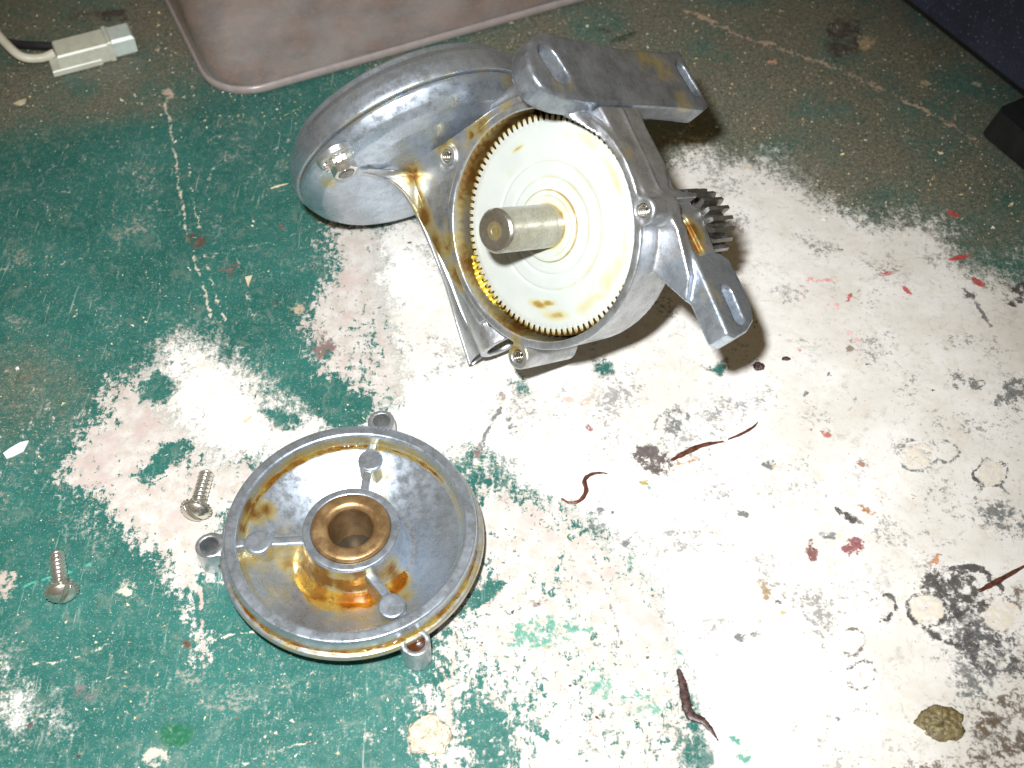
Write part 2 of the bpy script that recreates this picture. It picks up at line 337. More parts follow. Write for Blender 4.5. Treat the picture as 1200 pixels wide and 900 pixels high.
for a in [(228, 281, 15, 11, -10, (.10, .055, .04), .72), (228, 281, 9, 7, 0, (.25, .2, .2), .6), (380, 405, 15, 15, 0, (.17, .11, .10), .8), (350, 362, 10, 8, 0, (.45, .36, .26), .8), (268, 316, 12, 10, 0, (.14, .09, .08), .62), (331, 264, 3, 9, -20, (.20, .09, .09), .7),
          (197, 112, 6, 8, 10, (.5, .40, .30), .85), (8, 685, 13, 18, 10, (.50, .42, .36), .9), (150, 690, 16, 12, 0, CRM, .72), (208, 860, 22, 14, -5, (.005, .11, .05), 1.2), (182, 886, 15, 12, 0, (.52, .46, .38), .95), (218, 754, 6, 6, 0, BRN, .9),
          (432, 866, 9, 11, 0, (.4, .38, .33), .8), (100, 810, 18, 12, 0, (.15, .12, .12), .6), (640, 740, 62, 20, -8, GRN, .66), (700, 800, 34, 18, 50, GRN, .56), (750, 828, 34, 22, 20, GRN, .54), (625, 705, 9, 6, 0, (.2, .15, .15), .7),
          (765, 538, 24, 17, 20, (.07, .05, .05), 1.0), (790, 500, 14, 26, 10, GREY, .72), (800, 545, 22, 3, -22, (.45, .20, .06), .7), (755, 566, 8, 4, 0, (.3, .25, .02), .9), (760, 573, 5, 4, 0, GRN, .9), (795, 515, 30, 24, 0, (.30, .30, .28), .6),
          (686, 558, 1, 1, 0, BRN, .6), (1000, 641, 13, 13, 0, (.23, .05, .06), 1.0), (950, 648, 7, 12, 5, (.16, .04, .04), 1.0), (998, 608, 13, 5, 30, DARK, .9), (1012, 596, 14, 4, 25, (.35, .14, .04), .8), (970, 628, 10, 6, 0, GREY, .72), (1096, 658, 5, 9, 20, (.5, .2, .08), .7),
          (1040, 323, 10.8, 3.2, -8, RED, 1.0), (1126, 302, 14.4, 3.2, -12, RED, .95), (1146, 330, 10.8, 4.0, 25, RED, 1.0), (1116, 251, 8.6, 3.2, 20, RED, 1.0), (995, 348, 2.9, 6.4, 30, RED, .9), (1062, 341, 3.6, 7.2, -30, RED, .9), (935, 414, 5.8, 2.4, 50, RED, .9), (1060, 354, 2.2, 1.6, 0, RED, .9), (965, 328, 22, 4, 0, (.75, .3, .3), .6), (998, 395, 12, 10, 0, (.8, .42, .4), .58), (975, 355, 8, 14, -30, (.75, .42, .4), .55),
          (1050, 360, 0.7, 0.8, 0, RED, .5), (1195, 340, 16, 10, 0, DARK, .8), (1136, 350, 10, 8, 40, DARK, .75), (1190, 355, 14, 6, -10, DARK, .8), (1190, 460, 20, 22, 0, GREY, .70), (1143, 450, 12, 9, 10, GREY, .78), (1125, 445, 14, 12, 0, GREY, .62), (1168, 470, 8, 8, 0, GREY, .7), (940, 342, 10, 6, -20, (.4, .27, .2), .65), (915, 342, 14, 6, 0, (.4, .38, .35), .62),
          (1110, 25, 1, 1, 0, DARK, .5), (988, 45, 26, 30, 20, (.06, .04, .035), .75), (1017, 50, 12, 8, -10, (.36, .27, .15), .9), (905, 73, 6, 4, 0, (.55, .3, .2), .9), (1145, 98, 5, 4, 0, (.5, .42, .32), .9), (1085, 97, 7, 5, 0, (.4, .34, .2), .8), (130, 17, 22, 8, 0, (.05, .03, .03), .8), (90, 18, 18, 9, 0, (.05, .035, .03), .55),
          (1120, 700, 44, 38, 20, DARK, .80), (1160, 760, 55, 42, 35, (.05, .05, .055), .72), (1180, 610, 40, 22, 20, GREY, .68), (1140, 800, 30, 36, 0, GREY, .62), (1180, 860, 60, 60, 0, (.10, .07, .045), .66), (1100, 905, 60, 20, 0, (.12, .08, .04), .6), (1180, 720, 14, 40, 30, (.14, .10, .08), .70),  # large brown spots paint the flash falloff into the near right corner
          (866, 748, 8, 5, 10, GREY, .8), (880, 745, 12, 5, 0, GREY, .62), (895, 690, 6, 16, -20, (.3, .2, .1), .7), (910, 705, 10, 3, 40, DARK, .7), (918, 720, 3, 3, 0, (.5, .35, .1), .9), (985, 600, 8, 4, 30, DARK, .9), (885, 590, 1, 1, 0, DARK, .5),
          (1012, 546, 7, 3, 20, (.35, .15, .1), .9), (950, 503, 4, 3, 0, (.35, .2, .12), .9), (967, 507, 7, 4, 30, (.4, .14, .1), .9), (900, 545, 9, 5, 20, GREY, .8), (995, 410, 6, 4, 0, (.25, .2, .16), 1.), (1018, 427, 3, 2, 0, DARK, .8), (945, 463, 3, 5, 10, GREY, .9), (970, 440, 3, 3, 0, GREY, .7), (1000, 470, 3, 3, 0, GREY, .6),
          (688, 505, 5, 4, 0, (.3, .12, .12), .9), (590, 465, 5, 5, 0, (.3, .25, .2), .8), (705, 600, 12, 5, -15, GREY, .78), (700, 615, 14, 4, -10, GREY, .72), (870, 600, 10, 4, 30, GREY, .8), (720, 600, 3, 3, 0, DARK, .6), (700, 465, 10, 12, 10, (.5, .4, .33), .55), (745, 465, 16, 12, 0, (.45, .45, .42), .6), (680, 470, 30, 5, 5, (.55, .42, .35), .55),
          (600, 500, 12, 6, 60, GREY, .75), (560, 530, 9, 5, -40, (.2, .1, .1), .85), (700, 570, 2, 2, 0, BRN, .5), (545, 605, 7, 6, 0, (.05, .2, .17), .8), (735, 640, 7, 9, 0, GREY, .7), (740, 655, 6, 6, 0, (.1, .25, .22), .62), (850, 225, 10, 10, 0, (.45, .45, .42), .62), (835, 205, 12, 4, 0, (.4, .38, .34), .55),
          (870, 890, 12, 8, 0, GRN, .8), (860, 870, 10, 4, 40, GRN, .8), (1005, 857, 3, 2, 0, (.3, .08, .04), 1.), (860, 640, 4, 3, 0, (.5, .3, .2), .7), (815, 890, 22, 18, 0, (.05, .14, .12), .68), (795, 770, 10, 6, 0, GRN, .65), (670, 140, 1, 1, 0, DARK, .5), (735, 42, 22, 4, -25, (.02, .05, .035), .8), (705, 35, 12, 4, 10, (.03, .05, .03), .7)]:
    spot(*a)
for cx, cy, r, wd, c, k in [(1087, 716, 22, 5, DARK, .95), (1130, 712, 52, 9, DARK, .75), (1035, 712, 15, 4, DARK, .8), (998, 752, 16, 3, (.15, .12, .10), .8), (1008, 792, 18, 4, (.12, .10, .09), .85), (978, 852, 12, 4, GREY, .75), (965, 830, 14, 2.5, (.35, .28, .18), .7), (950, 858, 20, 4, (.35, .36, .34), .62), (1162, 555, 20, 3, DARK, .85), (1078, 532, 22, 4, GREY, .75), (1110, 530, 14, 5, GREY, .6), (1165, 590, 22, 6, GREY, .62), (1175, 722, 28, 3, (.2, .17, .12), .7), (600, 648, 15, 2, (.2, .3, .27), .5), (833, 628, 5, 1, (.4, .3, .2), .7), (745, 466, 12, 3, GREY, .6), (790, 500, 22, 4, GREY, .66)]:
    mark(np.abs(np.hypot(QU - cx, (QV - cy) * 1.12) - r) - wd * .45, 7., c, k * (.75 + .9 * vnoise(X, Y, 1 / 4., 555)))
for cx, cy, rx, ry in [(1087, 716, 19, 17), (1162, 556, 16, 16), (1076, 534, 18, 17), (1172, 722, 22, 16)]: 
    s_ = sdell(QU, QV, cx, cy, rx, ry) ; m = s_ < 0; OC[m] = (.72, .66, .55); OA[m] = .75
hz = fbm(X, Y, 1 / 1.6, 3, 91)
OA = OA * (.88 + .8 * fbm(X, Y, 1 / 2.5, 4, 93))
Zb = .30 * sm(-.3, .5, fw + .8 * fbm(X, Y, 1 / 3., 3, 201)) + .07 * sm(-.4, .4, fk) + .10 * fbm(X, Y, 1 / 6., 3, 92) + .05 * hz + .12 * sm(.4, .8, OA) * (hz > 0)
inframe = (U > -200) & (U < 1400) & (Vp > -150) & (Vp < 1050) & (zd > 0)
Zb = np.where(inframe, Zb, 0) - .12
for A in (fw, fk, fd, OA): A[~inframe] = {0: 0}.get(1, 0)
fw[~inframe] = -3; fk[~inframe] = -3; fd[~inframe] = .5
I = np.arange(nx * ny).reshape(nx, ny)
BF = np.stack([I[:-1, :-1], I[1:, :-1], I[1:, 1:], I[:-1, 1:]], -1).reshape(-1, 4)
def mat_bench():
    s = NT('painted_bench'); s.tc = s.tc
    n_f = s.noise(1.6, 6, .75); n_m = s.noise(5, 5, .65); n_l = s.noise(34, 4, .6); n_ff = s.noise(.55, 3, .6); n_g = s.noise(2.6, 8, .8, .4)
    drag = s.noise(2.2, 5, .7, 0, vec=s.stretch(1.0, .28, 1, (0, 0, math.radians(35))))
    c = s.mix(s.step(n_l, .3, .7), (.008, .092, .076), (.022, .142, .120))
    c = s.mix(s.step(n_m, .35, .75, 0, .8), c, (.025, .12, .100))
    c = s.mix(s.step(n_g, .50, .68, 0, .6), c, (.12, .22, .18)); c = s.mix(s.step(s.noise(7, 6, .75, 1.), .52, .66, 0, .5), c, (.15, .20, .165)); c = s.mix(s.step(s.noise(12, 5, .7), .60, .70, 0, .6), c, (.008, .075, .06))
    c = s.mix(s.step(drag, .56, .72, 0, .6), c, (.22, .31, .26))
    c = s.mix(s.step(n_ff, .60, .70, 0, .75), c, (.36, .40, .35)); fs = s.noise(1.8, 4, .7, 0, vec=s.stretch(1.0, .07, 1, (0, 0, math.radians(-70)))); c = s.mix(s.step(fs, .63, .70, 0, .6), c, (.34, .38, .33))
    c = s.mix(s.step(s.math('MULTIPLY', n_f, s.noise(17, 2)), .33, .42, 0, .7), c, (.34, .30, .26))
    c = s.mix(s.step(s.voro(6.5), .0, .075, .9, 0), c, s.mix(s.noise(9, 2), (.65, .60, .48), (.4, .22, .16)))
    # dust
    dc = s.mix(s.step(n_f, .3, .7), (.075, .070, .050), (.23, .20, .145)); dc = s.mix(s.step(n_ff, .55, .68, 0, .8), dc, (.38, .35, .26)); dc = s.mix(s.step(s.noise(1.1, 4, .8), .34, .44, .7, 0), dc, (.030, .035, .028))
    df = s.math('ADD', s.attr('dust'), s.math('MULTIPLY', s.math('SUBTRACT', n_g, .5), 1.3))
    c = s.mix(s.step(df, .15, .95, 0, .92), c, dc)
    # pink undercoat
    pk = s.math('ADD', s.attr('undercoat'), s.math('MULTIPLY', s.math('SUBTRACT', s.math('ADD', s.math('MULTIPLY', n_g, .75), s.math('MULTIPLY', drag, .35)), .55), 9.0))
    pc = s.mix(s.step(n_m, .35, .65), (.50, .44, .39), (.62, .58, .54)); pc = s.mix(s.step(s.noise(14, 3), .52, .66, 0, .6), pc, (.52, .40, .37))
    c = s.mix(s.step(pk, .0, .5, 0, .95), c, pc)
    # white paint
    wf = s.math('ADD', s.attr('white'), s.math('MULTIPLY', s.math('SUBTRACT', s.math('ADD', s.math('ADD', s.math('MULTIPLY', n_g, .5), s.math('MULTIPLY', drag, .35)), s.math('MULTIPLY', n_m, .25)), .55), 7.5))
    wf = s.math('ADD', wf, s.math('MULTIPLY', s.math('SUBTRACT', s.noise(.9, 4, .8), .5), 3.2))
    wc = s.mix(s.step(n_l, .35, .68), (.76, .745, .71), (.64, .615, .56)); wc = s.mix(s.step(n_m, .50, .70, 0, .5), wc, (.60, .54, .45))
    scr = s.noise(2.4, 4, .75, 0, vec=s.stretch(1.0, .12, 1, (0, 0, math.radians(-38)))); wc = s.mix(s.step(scr, .62, .72, 0, .5), wc, (.50, .47, .42))
    wc = s.mix(s.step(s.noise(3.4, 8, .8, .8), .54, .68, 0, .6), wc, (.33, .30, .25)); wc = s.mix(s.step(s.noise(1.0, 3, .7), .66, .74, 0, .7), wc, (.30, .26, .22))
    wc = s.mix(s.step(s.math('MULTIPLY', s.noise(24, 3), s.noise(2.0, 6, .8)), .30, .37, 0, .75), wc, (.17, .17, .165))
    wc = s.mix(s.step(s.math('MULTIPLY', n_g, s.noise(20, 2)), .31, .40, 0, .55), wc, (.40, .40, .38))
    wc = s.mix(s.step(s.voro(2.1), .0, .10, .7, 0), wc, (.34, .31, .27)); wc = s.mix(s.step(s.voro(4.2), .0, .09, .85, 0), wc, s.mix(s.noise(11, 2), (.12, .09, .08), (.5, .25, .12)))
    wmask = s.step(wf, -.1, .7)
    c = s.mix(s.step(wf, -.5, .1, 0, .55), c, (.36, .38, .34)); c = s.mix(wmask, c, wc)
    # marks
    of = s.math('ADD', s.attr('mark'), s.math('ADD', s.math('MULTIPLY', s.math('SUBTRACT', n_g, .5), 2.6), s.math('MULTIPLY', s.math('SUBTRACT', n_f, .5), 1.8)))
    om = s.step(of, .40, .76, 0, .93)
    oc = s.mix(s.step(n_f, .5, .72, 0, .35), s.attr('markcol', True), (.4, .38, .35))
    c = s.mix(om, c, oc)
    h = s.math('ADD', s.math('MULTIPLY', n_g, .7), s.math('ADD', s.math('MULTIPLY', n_ff, .25), s.math('ADD', s.math('MULTIPLY', wmask, .8), s.math('MULTIPLY', om, .25))))
    s.bump(h, .55, .22)
    r = s.step(n_f, .3, .7, .34, .60)
    return s.set(Base_Color=c, Roughness=r, Specular_IOR_Level=.45)
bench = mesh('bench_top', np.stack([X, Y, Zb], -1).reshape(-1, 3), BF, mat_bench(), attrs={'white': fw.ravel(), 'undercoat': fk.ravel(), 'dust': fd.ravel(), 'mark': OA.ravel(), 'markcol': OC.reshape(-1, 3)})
tag(bench, kind='structure')

# ------------------------------------------------------------------ distance-field meshing
def surface_nets(D, origin, h):
    sgn = D < 0; nx, ny, nz = D.shape
    cs = np.zeros((nx - 1, ny - 1, nz - 1), np.int8)
    for a in (0, 1):
        for b in (0, 1):
            for c in (0, 1): cs += sgn[a:nx - 1 + a, b:ny - 1 + b, c:nz - 1 + c]
    act = (cs > 0) & (cs < 8); idx = np.full(act.shape, -1, np.int64); ids = np.argwhere(act); idx[act] = np.arange(len(ids))
    acc = np.zeros((len(ids), 3)); cnt = np.zeros(len(ids)); i, j, k = ids.T
    cor = {(a, b, c): D[i + a, j + b, k + c] for a in (0, 1) for b in (0, 1) for c in (0, 1)}
    for ax in range(3):
        for p in (0, 1):
            for q in (0, 1):
                c0 = [0, 0, 0]; o = [x for x in range(3) if x != ax]; c0[o[0]] = p; c0[o[1]] = q; c1 = list(c0); c1[ax] = 1
                d0 = cor[tuple(c0)]; d1 = cor[tuple(c1)]; m = (d0 < 0) != (d1 < 0)
                t = np.where(m, d0 / np.where(m, d0 - d1, 1), 0); pt = np.tile(np.array(c0, float), (len(ids), 1)); pt[:, ax] = t
                acc[m] += pt[m]; cnt[m] += 1
    V = np.array(origin) + (ids + acc / cnt[:, None]) * h
    Fs = []
    for ax in range(3):
        o = [x for x in range(3) if x != ax]
        s0 = [slice(1, -1)] * 3; s0[ax] = slice(0, -1); s1 = list(s0); s1[ax] = slice(1, None)
        A = sgn[tuple(s0)]; B = sgn[tuple(s1)]; e = np.argwhere(A != B); off = np.array([1, 1, 1]); off[ax] = 0; e = e + off
        def g(da, db):
            q = e.copy(); q[:, o[0]] += da; q[:, o[1]] += db; return idx[q[:, 0], q[:, 1], q[:, 2]]
        f = np.stack([g(-1, -1), g(0, -1), g(0, 0), g(-1, 0)], 1)
        flip = sgn[e[:, 0], e[:, 1], e[:, 2]] ^ (ax == 1)
        f[~flip] = f[~flip][:, ::-1]; Fs.append(f)
    F = np.concatenate(Fs); F = F[(F >= 0).all(1)]
    return V, F
def smin(a, b, k):
    h = np.clip(.5 + .5 * (b - a) / k, 0, 1); return b + (a - b) * h - k * h * (1 - h)
def smax(a, b, k): return -smin(-a, -b, k)
def submesh(V, F, sel):
    F = F[sel]; u, inv = np.unique(F, return_inverse=True); return V[u], inv.reshape(F.shape), u

# ------------------------------------------------------------------ gearbox casting, axes t (away from worm), m (along worm), n (out of the cover opening)
H = .55
T0, T1, M0, M1, N0, N1 = -63., 46., -64., 66., -64., 24.
gt = np.arange(T0, T1, H, dtype=np.float32)[:, None, None]; gm = np.arange(M0, M1, H, dtype=np.float32)[None, :, None]; gn = np.arange(N0, N1, H, dtype=np.float32)[None, None, :]
def cyl_n(t, m, r, n0, n1, k=.6):
    return smax(np.hypot(gt - t, gm - m) - r, np.maximum(n0 - gn, gn - n1), k)
def cyl_m(t, n, r, m0, m1, k=.6):
    return smax(np.hypot(gt - t, gn - n) - r, np.maximum(m0 - gm, gm - m1), k)
def box(c, h_, r=.8):
    q = [np.abs(g - a) - (b - r) for g, a, b in zip((gt, gm, gn), c, h_)]
    return np.sqrt(np.maximum(q[0], 0) ** 2 + np.maximum(q[1], 0) ** 2 + np.maximum(q[2], 0) ** 2) + np.minimum(np.maximum(q[0], np.maximum(q[1], q[2])), 0) - r
def poly_n(pts, n0, n1, k=.6):
    t, m = np.meshgrid(gt[:, 0, 0], gm[0, :, 0], indexing='ij'); return smax(sdpoly(t, m, pts)[:, :, None], np.maximum(n0 - gn, gn - n1), k)
def poly_t(pts, t0, t1, k=.6, rnd=0.):     # pts (m, n)
    m, n = np.meshgrid(gm[0, :, 0], gn[0, 0, :], indexing='ij'); return smax(sdpoly(m, n, pts)[None] - rnd, np.maximum(t0 - gt, gt - t1), k)
def capsule(a, b, ra, rb):
    a = np.array(a, np.float32); b = np.array(b, np.float32); e = b - a; L2 = float(e @ e)
    s = np.clip(((gt - a[0]) * e[0] + (gm - a[1]) * e[1] + (gn - a[2]) * e[2]) / L2, 0, 1)
    return np.sqrt((gt - a[0] - e[0] * s) ** 2 + (gm - a[1] - e[1] * s) ** 2 + (gn - a[2] - e[2] * s) ** 2) - (ra + (rb - ra) * s)
rr = np.hypot(gt, gm)
BOSS = [tuple(loc(523, 183, 2, -1.2)[:2]), tuple(loc(752, 247, 2, 0)[:2]), tuple(loc(606, 418, 2, 0)[:2])]
bowl = smax(rr - 38.3 + .02 * (-gn), np.maximum(-20.5 - gn, gn), .5)
bowl = smax(bowl, np.hypot(np.maximum(rr - 33.5, 0), np.maximum(-15.5 - gn, 0)) - 5.2 * 1.0, .8) if False else bowl
D = bowl
D = np.minimum(D, cyl_n(0, 0, 12.0, -27, -18, 1.0))
# worm tube
D = smin(D, capsule((-42.3, -23, -11.5), (-43.5, 30, -12.5), 8.8, 7.6), 2.0)
D = np.maximum(D, -0.0 + np.where(gm < -20.5, -20.5 - gm, -1e3)) if False else D
D = smax(D, -(gm + 21.0) * np.where(gt < -33, 1, -1e-3) + np.where(gt < -33, 0, -50), .3)
# web between tube, rim and motor bell
W1 = [loc(u, v, 2, -2)[:2] for u, v in ((466, 208), (486, 188), (530, 160), (575, 128), (606, 112), (640, 150), (640, 330), (560, 380), (524, 320))]
D = smin(D, poly_n([tuple(p) for p in W1], -9, -2.2, .5), .6)
D = smin(D, capsule((-45, -8, -10.5), (-48.5, 14, -11), 4, 3.2), 1.)
# small sloped fin beside the bar end
D = smin(D, capsule((2, 41, -8), (16, 40, -8), 4.2, 4.5), 2.0)
# neck up to the bar
D = smin(D, poly_t([(-15.5, -2.5), (18.5, -2.5), (18, -22), (-4, -19.5), (-13, -15)], 24, 37.7, .8), 1.0)
D = smin(D, capsule((37.6, -11, -10), (37.6, 17, -12.5), .7, .7), .5)
D = smin(D, capsule((30, 19, 1.5), (36.2, 0, -3.0), 3.4, 1.2), 1.2)
# bosses
for i, (a, b) in enumerate(BOSS):
    D = smin(D, cyl_n(a, b, (4.0, 4.3, 4.3)[i], (-9, -26, -26)[i], (-1.2, -.2, -.2)[i], .5), (.4, 1.2, 1.2)[i])
D = smin(D, poly_n([(-34.5, -25), (-35.4, -31), (-31, -33.5), (-27, -32), (-24, -27)], -27, -3, .8), 1.0)
# web from the right boss to the leg
D = smin(D, poly_n([(30, -8), (38, -12), (38, -24), (34, -38), (29, -44), (24, -32), (24, -20)], -20, -8.8, .6), 2.2)
LG = [tuple(loc(u, v, 0, 36.6)[1:]) for u, v in [(787, 240), (853, 391), (863, 396), (877, 388), (884, 376), (881, 358), (868, 328), (855, 303), (842, 294), (824, 246), (800, 226)]]
leg = poly_t(LG, 28.6, 36.6, 1.1)
D = smin(D, leg, 1.3)
# the mounting bar
BPX = [(620, 48), (618, 60), (620, 74), (626, 88), (635, 100), (648, 109), (665, 115), (690, 119), (713, 121), (793, 125), (826, 129), (836, 120), (832, 108), (812, 68), (800, 58), (783, 60), (729, 56), (655, 41), (643, 37), (632, 37), (625, 41)]
BP = [tuple(loc(u, v, 0, 38.0)[1:]) for u, v in BPX]
bar = poly_t(BP, 29.8, 38.0, 1.3)
D = smin(D, bar, .7)
# carve
D = smax(D, -smax(rr - 35.7, -16.5 - gn, .8), .3)                       # the gear chamber
D = smax(D, -np.maximum(np.hypot(gt + 40.5, gn + 10.5) - 6.4, np.abs(gm - 2) - 17), .4)   # the pocket for the worm
for i, (a, b) in enumerate(BOSS): D = smax(D, -(np.maximum(np.hypot(gt - a, gm - b) - 2.15, -15 - gn)), .25)
D = smax(D, -np.maximum(np.hypot(gt + 42.4, gn + 11.6) - 6.3, gm - 8), .3)                   # bore in the tube's open end
def slot_px(u0, v0, u1, v1, tval, wd):
    a = loc(u0, v0, 0, tval); b = loc(u1, v1, 0, tval); return a, b, wd
def cut_slot(D, a, b, r, t0, t1):
    m, n = np.meshgrid(gm[0, :, 0], gn[0, 0, :], indexing='ij'); d = sdline(m, n, [(a[1], a[2]), (b[1], b[2])]) - r
    return smax(D, -np.maximum(d[None], np.maximum(t0 - gt, gt - t1)), .4)
a1, b1 = loc(644, 66, 0, 38), loc(656, 85, 0, 38); a2, b2 = loc(799, 80, 0, 38), loc(814, 105, 0, 38); a3, b3 = loc(853, 343, 0, 36.6), loc(865, 371, 0, 36.6)
D = cut_slot(D, a1, b1, 4.0, 20, 50); D = cut_slot(D, a2, b2, 2.4, 20, 50); D = cut_slot(D, a3, b3, 2.5, 20, 50)
g0, g1 = loc(799, 254, 0, 36), loc(818, 292, 0, 36)
m_, n_ = np.meshgrid(gm[0, :, 0], gn[0, 0, :], indexing='ij')
D = smax(D, -np.maximum(sdline(m_, n_, [(g0[1] - 1, g0[2] - 1.2), (g1[1], g1[2] - 1.2)])[None] - 1.9, 34.0 - gt), .3)
D = smax(D, -np.maximum(np.maximum(np.abs(gm + 24) - 9, gn + 13.8), 35.6 - gt), .3)   # oily groove
lowcut = np.maximum(np.maximum(np.abs(gm + 24) - 9.5, gn + 18.5), 34.7 - gt)
D = smax(D, -np.where(gm < -16, np.maximum(np.maximum(-33.5 - gm, gn + 17.2), 34.6 - gt), 99.) if False else D, .3) if False else D
D[[0, -1]] = 1; D[:, [0, -1]] = 1; D[:, :, [0, -1]] = 1
VV, FF = surface_nets(D.astype(np.float32), (T0, M0, N0), H)
cen = VV[FF].mean(1)
is_bar = (cen[:, 0] > 29.4) & (cen[:, 1] > 15.4) & ((cen[:, 1] > 24.5 - .0 * cen[:, 2]) | (sdpoly(cen[:, 1].astype(np.float32), cen[:, 2].astype(np.float32), BP) < .35)) & (cen[:, 0] > 29.6)
is_leg = ~is_bar & (cen[:, 1] < -31.5) & (cen[:, 0] > 26.5) & (cen[:, 2] < -7) & (np.hypot(cen[:, 0], cen[:, 1]) > 41)
is_tube = ~is_bar & ~is_leg & (cen[:, 0] < -37) & (cen[:, 1] < 36) & (cen[:, 2] < -3.4) & (np.hypot(cen[:, 0], cen[:, 1]) > 38.8)
def oilfield(V, spots, base=0.):
    a = np.full(len(V), base)
    for p, r, k in spots: a = np.maximum(a, base + k * np.exp(-((V - np.array(p)) ** 2).sum(1) / (r * r)))
    return a
def lp(u, v, ax, val): return tuple(loc(u, v, ax, val))
OS = [(lp(483, 205, 2, -2), 4, .75), (lp(500, 255, 2, -3), 3.5, .55), (lp(493, 230, 2, -3), 3, .55), (lp(512, 290, 2, -3), 4, .55), (lp(562, 148, 2, -1), 5, .8), (lp(552, 160, 2, -1), 4, .6), (lp(520, 165, 2, -2), 5, .5), (lp(545, 170, 2, 0), 3, .5), (lp(528, 285, 2, -1), 5, .6),
      (lp(590, 125, 2, -1), 4, .55), (lp(806, 275, 0, 34), 6, .95), (lp(812, 290, 0, 34), 4.5, .95), (lp(750, 63, 0, 38), 9, .42), (lp(775, 80, 0, 38), 8, .40), (lp(800, 118, 0, 38), 6, .42), (lp(665, 95, 0, 38), 5, .35), (lp(655, 100, 0, 38), 4, .4), (lp(640, 75, 0, 36), 5, .35),
      (lp(603, 402, 2, 0), 4, .6), (lp(535, 320, 2, 0), 5, .5), (lp(548, 400, 2, -9), 8, .42), (lp(530, 350, 2, -9), 8, .40), (lp(835, 350, 2, -13), 4, .4), (lp(840, 330, 2, -13), 4, .35), (lp(735, 180, 0, 38), 5, .35)]
oil = oilfield(VV, OS, .12)
inner = (np.hypot(VV[:, 0], VV[:, 1]) < 37.2) & (VV[:, 2] < -.8) & (VV[:, 2] > -19)
oil[inner] = np.maximum(oil[inner], .70 + .18 * np.sin(VV[inner, 1] * .25))
weblow = (VV[:, 0] < -38) & (VV[:, 2] > -12) & (VV[:, 1] > 0); oil[weblow] += .17
webp = (VV[:, 0] < -8) & (np.hypot(VV[:, 0], VV[:, 1]) > 39.5) & (VV[:, 2] > -4) ; oil[webp] += .17

FB = GO.copy(); FB[2] = 0; FB = np.array([4., 20., 0.])
gb = empty('gearbox', FB, 'large open die cast metal gearbox with white nylon gear, lying tilted on the bench', 'gearbox')
gb.rotation_euler = Matrix([[GF[j][i] for j in range(3)] for i in range(3)]).to_euler()
GL = GF @ (GO - FB)
def gpart(name, V, F, mat, parent=None, **k):
    p = parent or gb
    o = mesh(name, V, F, mat, p, **k)
    if p is gb: o.location = Vector([float(x) for x in GL]) * MM
    return o
housing_parts = {}
for nm, sel, mt in (('housing', ~(is_bar | is_leg | is_tube), M_CAST), ('mounting_bar', is_bar, M_BAR), ('mounting_leg', is_leg, M_CASTB), ('worm_tube', is_tube, M_CAST)):
    v_, f_, u_ = submesh(VV, FF, sel); housing_parts[nm] = gpart(nm, v_, f_, mt, attrs={'oil': oil[u_]})
housing_parts['mounting_bar']['label'] = 'dull grey slotted mounting bar across the top'
housing_parts['mounting_leg']['label'] = 'slotted mounting leg pointing down to the right'
hs = housing_parts['housing']

# the gusset that sweeps up from the tube to the bell
RGp = [(424, 203, 17), (440, 206, 12.5), (455, 211, 8.5), (468, 220, 4.5), (479, 233, 1), (490, 253, -2.5), (501, 277, -4.5), (513, 306, -6.5), (525, 340, -7.5), (538, 385, -8), (551, 427, -9)]
ICp = [(432, 198, 15.5), (455, 200, 9), (472, 203, 2), (483, 206, -1.8), (489, 222, -2.0), (496, 243, -2.2), (505, 272, -2.3), (514, 300, -2.4), (529, 335, -3.5), (546, 375, -4.5), (572, 408, -5.5)]
rg_ = np.array(spline([loc(u, v, 2, n) for u, v, n in RGp], 6)); ic_ = np.array(spline([loc(u, v, 2, n) for u, v, n in ICp], 6))
K = 12; V = []
for q_, (a_, b_) in enumerate(zip(rg_, ic_)):
    ax_ = b_ - a_; bul = -.45 + 4.6 * max(0, q_ / len(rg_) - .45)
    ring = [a_ + ax_ * t + np.array([0, 0, bul * math.sin(math.pi * t)]) for t in np.linspace(0, 1, K)] + [b_ + np.array([0, 0, -5.]), a_ + ax_ * .3 + np.array([.4, 0, -3.2]), a_ + np.array([-.5, 0, -2.2]), a_ + np.array([-1.0, 0, -1.0]), a_ + np.array([-.75, 0, .25]), a_ + np.array([0., 0, .55]), a_ + ax_ / np.linalg.norm(ax_) * .8 + np.array([0, 0, .3])]
    V.append(ring)
nrg = len(V[0]); V = np.array(V); F = []
for i in range(len(V) - 1):
    for k in range(nrg): j = (k + 1) % nrg; F.append((i * nrg + k, i * nrg + j, (i + 1) * nrg + j, (i + 1) * nrg + k))
V = V.reshape(-1, 3)
uo = oilfield(V, [(lp(483, 206, 2, -2), 4, .7), (lp(500, 255, 2, -3), 3, .5), (lp(494, 233, 2, -2), 3, .55), (lp(512, 290, 2, -3), 3, .5), (lp(470, 206, 2, 2), 6, .3), (lp(490, 250, 2, -3), 8, .22)], .26)
o = gpart('gusset', V, F, M_CAST, attrs={'oil': uo}); fix_normals(o)

